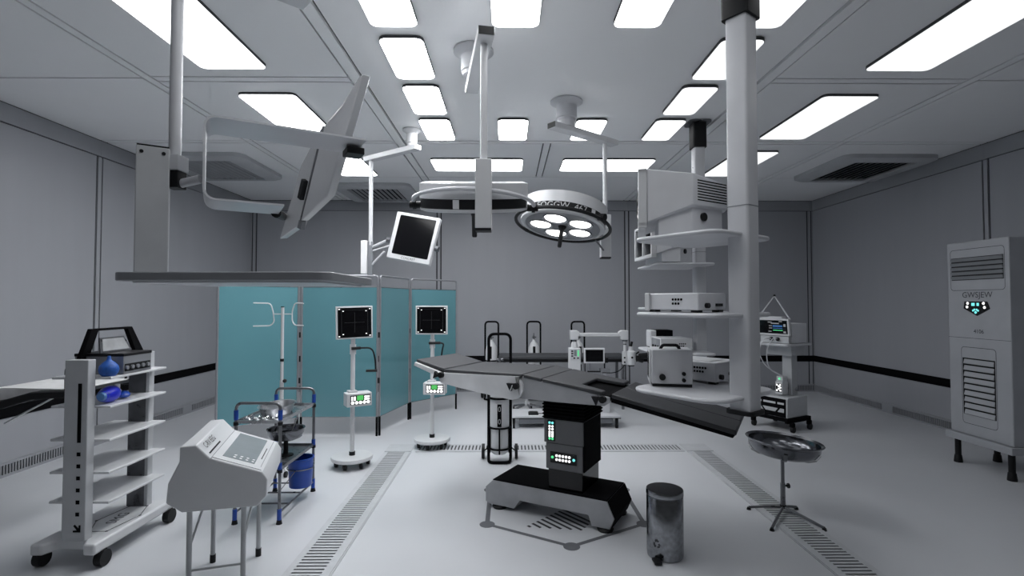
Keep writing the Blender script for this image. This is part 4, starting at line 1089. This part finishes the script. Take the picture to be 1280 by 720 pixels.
MB().cyl((.625, 0, .60), (.625, 0, .87), .019).build('drop_arm', WHITE, t)
MB().box(.595, .64, -.03, .03, .58, .74).build('head_bracket', WHITE, t, bev=.004)
b = MB(); b.lathe([(.001, .575), (.05, .575), (.06, .59), (.06, .735), (.03, .75), (.028, .80), (.001, .80)], 28, Matrix.Translation((.70, 0, 0))); b.build('optical_head', WHITE, t)
for (p, q, r) in (((.70, 0, .80), (.715, 0, .86), .014), ((.70, -.059, .67), (.70, -.068, .67), .013), ((.615, -.03, .665), (.615, -.037, .665), .011), ((.615, -.03, .61), (.615, -.037, .61), .011), ((.70, 0, .56), (.70, 0, .576), .04)):
    MB().cyl(p, q, r, n=14).build('knob', BLACK, t)
b = MB(); b.cyl((.755, 0, .66), (.85, 0, .63), .035, n=16).cyl((.80, -.01, .68), (.98, -.01, .695), .038, n=16); b.cyl((.755, 0, .70), (.80, .0, .735), .01, n=8)
b.build('eyepiece', BLACK, t)
b = MB(); b.tube(arcpath([(.63, 0, .58), (.55, -.03, .50), (.45, -.09, .485), (.33, -.09, .49)], .08, 6), .006, 8); b.build('cable', BLACK, t)
t = thing('video_monitor', 'small white framed video monitor on post beside the microscope column', 'monitor', (1.19, 6.33, .15))
MB().box(-.05, .05, -.05, .05, 0, .20).build('foot_block', WHITE2, t, bev=.005)
MB().cyl((0, 0, .2), (0, 0, .50), .018).build('post', WHITE2, t)
MB().box(-.06, .055, -.05, .05, .485, .53).build('tray', MIDGREY, t, bev=.004)
MB().cyl((.0, .02, .53), (.0, .02, .71), .009, n=10).build('stem', BLACK, t)
MB().box(-.03, .04, .0, .035, .60, .66).build('tilt_joint', BLACK, t)
s = MB().box(-.265, -.01, -.05, -.015, .60, .785).build('screen_frame', WHITE, t, bev=.005)
MB().box(-.245, -.03, -.0525, -.05, .62, .765).build('screen', SCREENBLACK, s)
MB().cyl((-.19, -.03, .50), (-.19, -.03, .6), .006, n=8).build('stem', MIDGREY, t)
MB().box(-.22, -.05, -.045, -.01, .49, .505).build('bracket', BLACK, t)
b = MB(); b.box(-.06, .06, -.05, .05, 0, .022); b.box(-.05, .05, -.03, .04, .022, .03); b.tube([(.06, 0, .01), (.2, .02, .006), (.34, .05, .006)], .005, 6)
o = b.build('foot_pedal', BLACK, bev=.003); o.location = (.30, 6.2, .1502); tag(o, 'black foot pedal with cable lying on the low white platform', 'foot pedal')
# stray lever beside the far end of the bench seen past the table
# ------------------------------------------------------------------ surgical lamps
def ceiling_mount(t, x, y, r=.137, stub=.085, z1=3.04, m=None):
    b = MB(); b.lathe([(.001, H), (r, H), (r, H-.014), (stub+.012, H-.03), (stub, H-.045), (stub, z1+.03), (stub-.01, z1+.022), (stub-.01, z1), (.001, z1)], 32, Matrix.Translation((x, y, 0)))
    return b.build('ceiling_mount', m or WHITE2, t)
def beam(t, p, q, w, z0, z1, ext0=.0, ext1=.0, name='arm', cap=True):
    p, q = V((*p, 0)), V((*q, 0)); d = (q-p).normalized(); s = V((-d.y, d.x, 0)); a = p-d*ext0; c = q+d*ext1
    L = (c-a).length
    M = fr(a, d, s, (0, 0, 1))
    o = MB().box(0, L, -w/2, w/2, z0, z1, M).build(name, WHITE, t, bev=.006)
    if cap: MB().box(-.003, .004, -w/2+.003, w/2-.003, z0+.003, z1-.003, M).build('arm_cap', BLACK, t)
    return o
def lamp_head(t, M, a_div, lit=True):
    r = .34
    b = MB()
    b.m(0).lathe([(.001, .089), (r-.03, .089), (r, .078), (r, -.012)], 64, M)
    b.m(1).lathe([(r, -.012), (r-.004, -.016), (r-.004, -.066), (r, -.07)], 64, M)
    b.m(0).lathe([(r, -.07), (r-.004, -.085), (r-.03, -.092), (r-.03, -.086), (.001, -.086)], 64, M)
    h = b.build('lamp_housing', [WHITE, BLACK], t)
    b = MB()
    for k in range(4):
        a = a_div+k*PI/2; b.lathe([(r-.004, -.067), (r+.002, -.067), (r+.002, -.015), (r-.004, -.015)], 3, M, a-.055, a+.055)
    b.build('band_divider', WHITE, h)
    b = MB(); b.lathe([(.001, -.0865), (.285, -.0865), (.30, -.09)], 48, M); b.build('lamp_face', MIDGREY, h)
    for k in range(5):
        a = R(100)+k*2*PI/5
        Mk = M @ Matrix.Translation((.175*math.cos(a), .175*math.sin(a), 0))
        MB().lathe([(.001, -.0905), (.078, -.0905), (.082, -.088)], 32, Mk).build('light_disc', LAMP_O if lit else GLASSGREY, h)
        MB().lathe([(.083, -.0885), (.097, -.098), (.10, -.088)], 32, Mk).build('disc_rim', MIDGREY, h)
    b = MB(); b.lathe([(.001, -.087), (.035, -.087), (.02, -.12), (.017, -.13), (.016, -.255), (.012, -.262), (.001, -.262)], 20, M); b.build('handle', BLACK, t)
    return h
# lamp 1
t = thing('surgical_lamp', 'round surgical lamp with ring hanging edge on at the centre, left of the lit one', 'surgical lamp')
ceiling_mount(t, -.238, 3.45)
MB().cyl((-.238, 3.45, 2.99), (-.238, 3.45, 3.045), .045).build('swivel', WHITE, t)
beam(t, (-.138, 2.84), (-.245, 3.46), .092, 2.945, 2.995, .11, .06)
MB().cyl((-.138, 2.84, 2.28), (-.138, 2.84, 2.95), .0205).build('drop_pole', WHITE, t)
MB().box(-.183, -.093, 2.795, 2.885, 1.905, 2.29).build('pole_box', WHITE, t, bev=.004)
MB().box(-.181, -.095, 2.797, 2.883, 1.892, 1.906).build('pole_box_cap', BLACK, t)
M1 = Matrix.Translation((-.2175, 3.225, 2.172)) @ Matrix.Rotation(R(13.3), 4, 'X')
lamp_head(t, M1, R(-104))
cy = V((-.2175, 3.225, 0))
pts = [cy+V((.378*math.cos(PI+PI*k/24), .378*math.sin(PI+PI*k/24), 2.138-.035*k/24+.012*math.sin(PI*k/24))) for k in range(25)]
MB().tube(pts, .0125, 8).build('yoke', WHITE2, t)
for s in (-1, 1):
    b = MB(); x = cy.x+s*.355; z = 2.115 if s < 0 else 2.095
    b.cyl((x-s*.02, cy.y, z), (x+s*.05, cy.y, z), .022, n=16).cyl((x+s*.01, cy.y, z), (x+s*.03, cy.y, z), .03, n=16); b.build('knob', BLACK, t)
# lamp 2
t = thing('surgical_lamp', 'tilted surgical lamp with five lit discs facing down over the table', 'surgical lamp')
ceiling_mount(t, .496, 4.33, .137, .088)
MB().cyl((.496, 4.33, 2.99), (.496, 4.33, 3.045), .075).build('swivel', WHITE, t)
beam(t, (.42, 4.262), (.90, 4.645), .095, 2.945, 2.995, .08, .11)
MB().cyl((.88, 4.63, 2.27), (.88, 4.63, 2.95), .0205).build('drop_pole', WHITE, t)
MB().box(.835, .925, 4.585, 4.675, 1.905, 2.29).build('pole_box', WHITE, t, bev=.004)
MB().box(.837, .923, 4.587, 4.673, 1.892, 1.906).build('pole_box_cap', BLACK, t)
M2 = Matrix.Translation((.468, 4.30, 2.222)) @ Matrix.Rotation(R(9.5), 4, 'Y') @ Matrix.Rotation(R(-10.5), 4, 'X') @ Matrix.Scale(1.05, 4)
h2 = lamp_head(t, M2, R(-56))
def band(v):
    a = -PI/2+(v.x-.060)/.345
    return M2 @ V((.3375*math.cos(a), .3375*math.sin(a), -.041+v.y))
lettering('FOGGW  467', .070, None, PALEINK, h2, f=band)
b = MB(); b.tube([M2 @ V((.378*math.cos(k*PI/24), .378*math.sin(k*PI/24), -.078)) for k in range(48)], .0145, 8, closed=True); b.build('yoke_ring', BLACK, t)
for a in (R(-45), R(135)):
    b = MB(); b.cyl(M2 @ V((.33*math.cos(a), .33*math.sin(a), -.05)), M2 @ V((.40*math.cos(a), .40*math.sin(a), -.06)), .028, n=16); b.build('knob', BLACK, t)
q = M2 @ V((.385*math.cos(.55), .385*math.sin(.55), -.075))
b = MB(); b.tube([q, (.85, 4.60, 2.10)], .014, 8).tube([q+V((-.02, -.01, -.01)), (.862, 4.60, 1.96)], .009, 8); b.build('yoke_link', DARKMETAL, t)

# ------------------------------------------------------------------ hanging monitor
t = thing('hanging_monitor', 'square white framed monitor tilted on a ceiling pole above the teal screen', 'monitor')
ceiling_mount(t, -.962, 5.06, .09, .052, 3.05, WHITE)
beam(t, (-.93, 5.04), (-1.485, 5.44), .085, 3.0, 3.052, .05, .05, cap=False)
MB().cyl((-1.46, 5.42, 2.10), (-1.46, 5.42, 3.005), .0215).build('drop_pole', WHITE, t)
MB().box(-1.552, -1.488, 5.375, 5.465, 1.795, 2.148).build('pole_box', HANDLEWHITE, t, bev=.005)
MB().box(-1.487, -1.435, 5.40, 5.44, 1.785, 2.14).build('pole_rail', MIDGREY, t, bev=.003)
mc = V((-.978, 5.30, 2.157))
MM = Matrix.Translation(mc) @ Matrix.Rotation(R(11.5), 4, 'Y') @ Matrix.Rotation(R(-14), 4, 'Z') @ Matrix.Rotation(R(-4), 4, 'X')
s = MB().box(-.245, .245, -.03, .03, -.25, .25, MM).build('screen_frame', WHITE, t, bev=.01)
MB().prism(rrect(.405, .415, .012, 4, .008, .012), .0305, .032, MM @ fr((0, 0, 0), (1, 0, 0), (0, 0, 1), (0, -1, 0))).build('screen', SCREENBLACK, s)
MB().box(-.19, .19, .03, .075, -.19, .19, MM).build('rear_housing', WHITE2, t, bev=.012)
lettering('CONCRET', .034, MM @ fr((0, -.0315, -.222), (1, 0, 0), (0, 0, 1), (0, -1, 0)), INK, s)
jq = MM @ V((-.245, .02, -.06))
b = MB(); b.tube([(-1.46, 5.42, 2.075), jq+V((-.05, .0, .005))], .014, 8).tube([(-1.46, 5.42, 2.035), jq+V((-.02, .0, -.05))], .009, 8).tube([(-1.47, 5.42, 1.87), (-1.30, 5.37, 2.03)], .012, 8); b.build('bracket_arm', WHITE2, t)
MB().cyl(jq+V((-.06, 0, .01)), jq+V((.012, 0, -.0)), .034, n=18).build('tilt_knob', DARKMETAL, t)
MB().cyl(MM @ V((.24, .02, -.06)), MM @ V((.285, .02, -.06)), .028, n=18).build('tilt_knob', DARKMETAL, t)

# ------------------------------------------------------------------ left ceiling pendant: shelf and panel light
t = thing('ceiling_pendant', 'ceiling pendant with long flat shelf and curved yoke holding a glossy panel, left', 'pendant')
ceiling_mount(t, -1.05, 2.40)
beam(t, (-1.05, 2.40), (-1.372, 2.10), .12, 2.945, 2.995, .10, .06, cap=False)
MB().cyl((-1.372, 2.10, 2.06), (-1.372, 2.10, 2.95), .023).build('drop_pole', WHITE2, t)
MB().box(-1.40, -1.335, 2.065, 2.135, 2.035, 2.10).build('pole_clamp', WHITE2, t, bev=.004)
MB().box(-1.395, -1.34, 2.07, 2.13, 1.965, 2.037).build('swivel_block', BLACK, t, bev=.003)
MC = Matrix.Translation((-1.425, 2.05, 0)) @ Matrix.Rotation(R(32), 4, 'Z')
c = MB().box(-.054, .056, -.05, .05, 1.60, 2.112, MC).build('column', GREY, t, bev=.004)
b = MB(); b.box(-.052, .054, -.048, .048, 2.1125, 2.118, MC); b.build('column_cap', BLACK, c)
b = MB()
for x in (-.036, .036): b.cyl(MC @ V((x, -.05, 2.088)), MC @ V((x, -.0525, 2.088)), .007, n=12)
b.build('screw', BLACK, c)
MB().box(-.01, .06, .0, .05, 1.98, 2.03, MC).build('column_bracket', BLACK, c)
MS = fr((0, 0, 0), (math.cos(R(-1.2)), math.sin(R(-1.2)), 0), (math.sin(R(1.2)), math.cos(R(1.2)), 0), (0, 0, 1))
Sc = MS.inverted() @ V((-.957, 1.97, 0))
b = MB(); b.prism(rrect(.735, .53, .04, 5, Sc.x, Sc.y), 1.571, 1.601, MS); b.build('shelf', SATIN, t, bev=.004)
b = MB(); b.prism(rrect(.66, .46, .03, 5, Sc.x, Sc.y), 1.566, 1.572, MS); b.build('shelf_underside', WHITE2, t)
MB().cyl((-1.35, 2.10, 1.985), (-1.265, 2.10, 2.005), .018, n=18).build('yoke_spigot', WHITE2, t)
# yoke: U of flat bar; plane spanned by E (right, away) and z, bar width along D
E = V((.868, .496, 0)); D = V((-.496, .868, 0)); Y0 = V((-1.25, 2.10, 0))
path = arcpath([Y0+E*.63+V((0, 0, 2.235)), Y0+V((0, 0, 2.235)), Y0+V((0, 0, 1.905)), Y0+E*.29+V((0, 0, 1.905))], .05, 8)
b = MB(); vs = []
for i, p in enumerate(path):
    q0, q1 = path[max(0, i-1)], path[min(len(path)-1, i+1)]
    tn = (q1-q0).normalized(); nn = tn.cross(D).normalized()
    w = .122; th = .004
    vs += [p-D*w-nn*th, p+D*w-nn*th, p+D*w+nn*th, p-D*w+nn*th]
n = len(path)
fs = [(i*4+k, i*4+(k+1) % 4, i*4+4+(k+1) % 4, i*4+4+k) for i in range(n-1) for k in range(4)]+[(3, 2, 1, 0), tuple(range((n-1)*4, n*4))]
b.raw(vs, fs); b.build('yoke', WHITE2, t)
# glossy two leaf panel held by the yoke (front face towards the room, body behind it)
STEELW = mat('satin_panel', (.62, .63, .65), .25, 0, .04, 4, coat=.3)
hP = V((.8096, -.5870, 0)); kP = V((-.0881, -.1215, .9887)); nP = V((-.5803, -.8004, -.1501))
MP = fr((-.93, 2.62, 2.0437), hP, kP, nP)
MB().prism([(-.492, -.186), (-.286, -.126), (.02, .345), (-.04, .30), (-.196, .184)], -.05, 0, MP).build('panel_leaf', STEELW, t, bev=.006)
MB().prism([(-.262, -.105), (0, 0), (.373, .515), (.340, .505), (.205, .415), (.045, .345)], -.05, 0, MP).build('panel_leaf', STEELW, t, bev=.006)
MB().tube([MP @ V((-.278, -.118, -.012)), MP @ V((.03, .345, -.012))], .011, 10).build('hinge_rod', DARKMETAL, t)
MB().cyl(MP @ V((-.295, -.14, -.02)), MP @ V((-.27, -.10, -.02)), .022, n=6).build('rod_end', MIDGREY, t)
u = V((.55, .835, 0)).normalized()
MB().box(-.012, .10, -.016, .016, -.02, .022, fr(MP @ V((-.215, .02, 0)), hP*u.x+kP*u.y, kP*u.x-hP*u.y, nP)).build('hinge_lock', BLACK, t, bev=.004)
q = Y0+E*.60+V((0, 0, 2.222))
MB().tube([q, MP @ V((.20, .227, -.01))], .028, 12).build('pivot', BLACK, t)
MB().box(-.04, .04, -.05, .05, -.035, -.004, fr(q, E, D, (0, 0, 1))).build('pivot_block', BLACK, t, bev=.004)
q = Y0+E*.28+V((0, 0, 1.905))
MB().tube([q+D*.1, MP @ V((-.47, -.06, -.03))], .022, 12).build('pivot', BLACK, t)

# ------------------------------------------------------------------ camera, light, view
cam = bpy.data.cameras.new('camera'); co = bpy.data.objects.new('camera', cam); C.objects.link(co)
cam.sensor_width = 36; cam.lens = 18; cam.clip_start = .05
co.location = (0, 0, 1.5)
co.rotation_euler = (PI/2+math.atan(17.5/640), 0, -math.atan(4.5/640))
SC.camera = co
w = bpy.data.worlds.new('world'); SC.world = w; w.use_nodes = True
bg = w.node_tree.nodes['Background']; bg.inputs['Color'].default_value = (.92, .96, 1, 1); bg.inputs['Strength'].default_value = .05
SC.view_settings.view_transform = 'Standard'; SC.view_settings.look = 'None'
SC.view_settings.exposure = .17; SC.view_settings.gamma = 1
SC.view_settings.use_curve_mapping = False
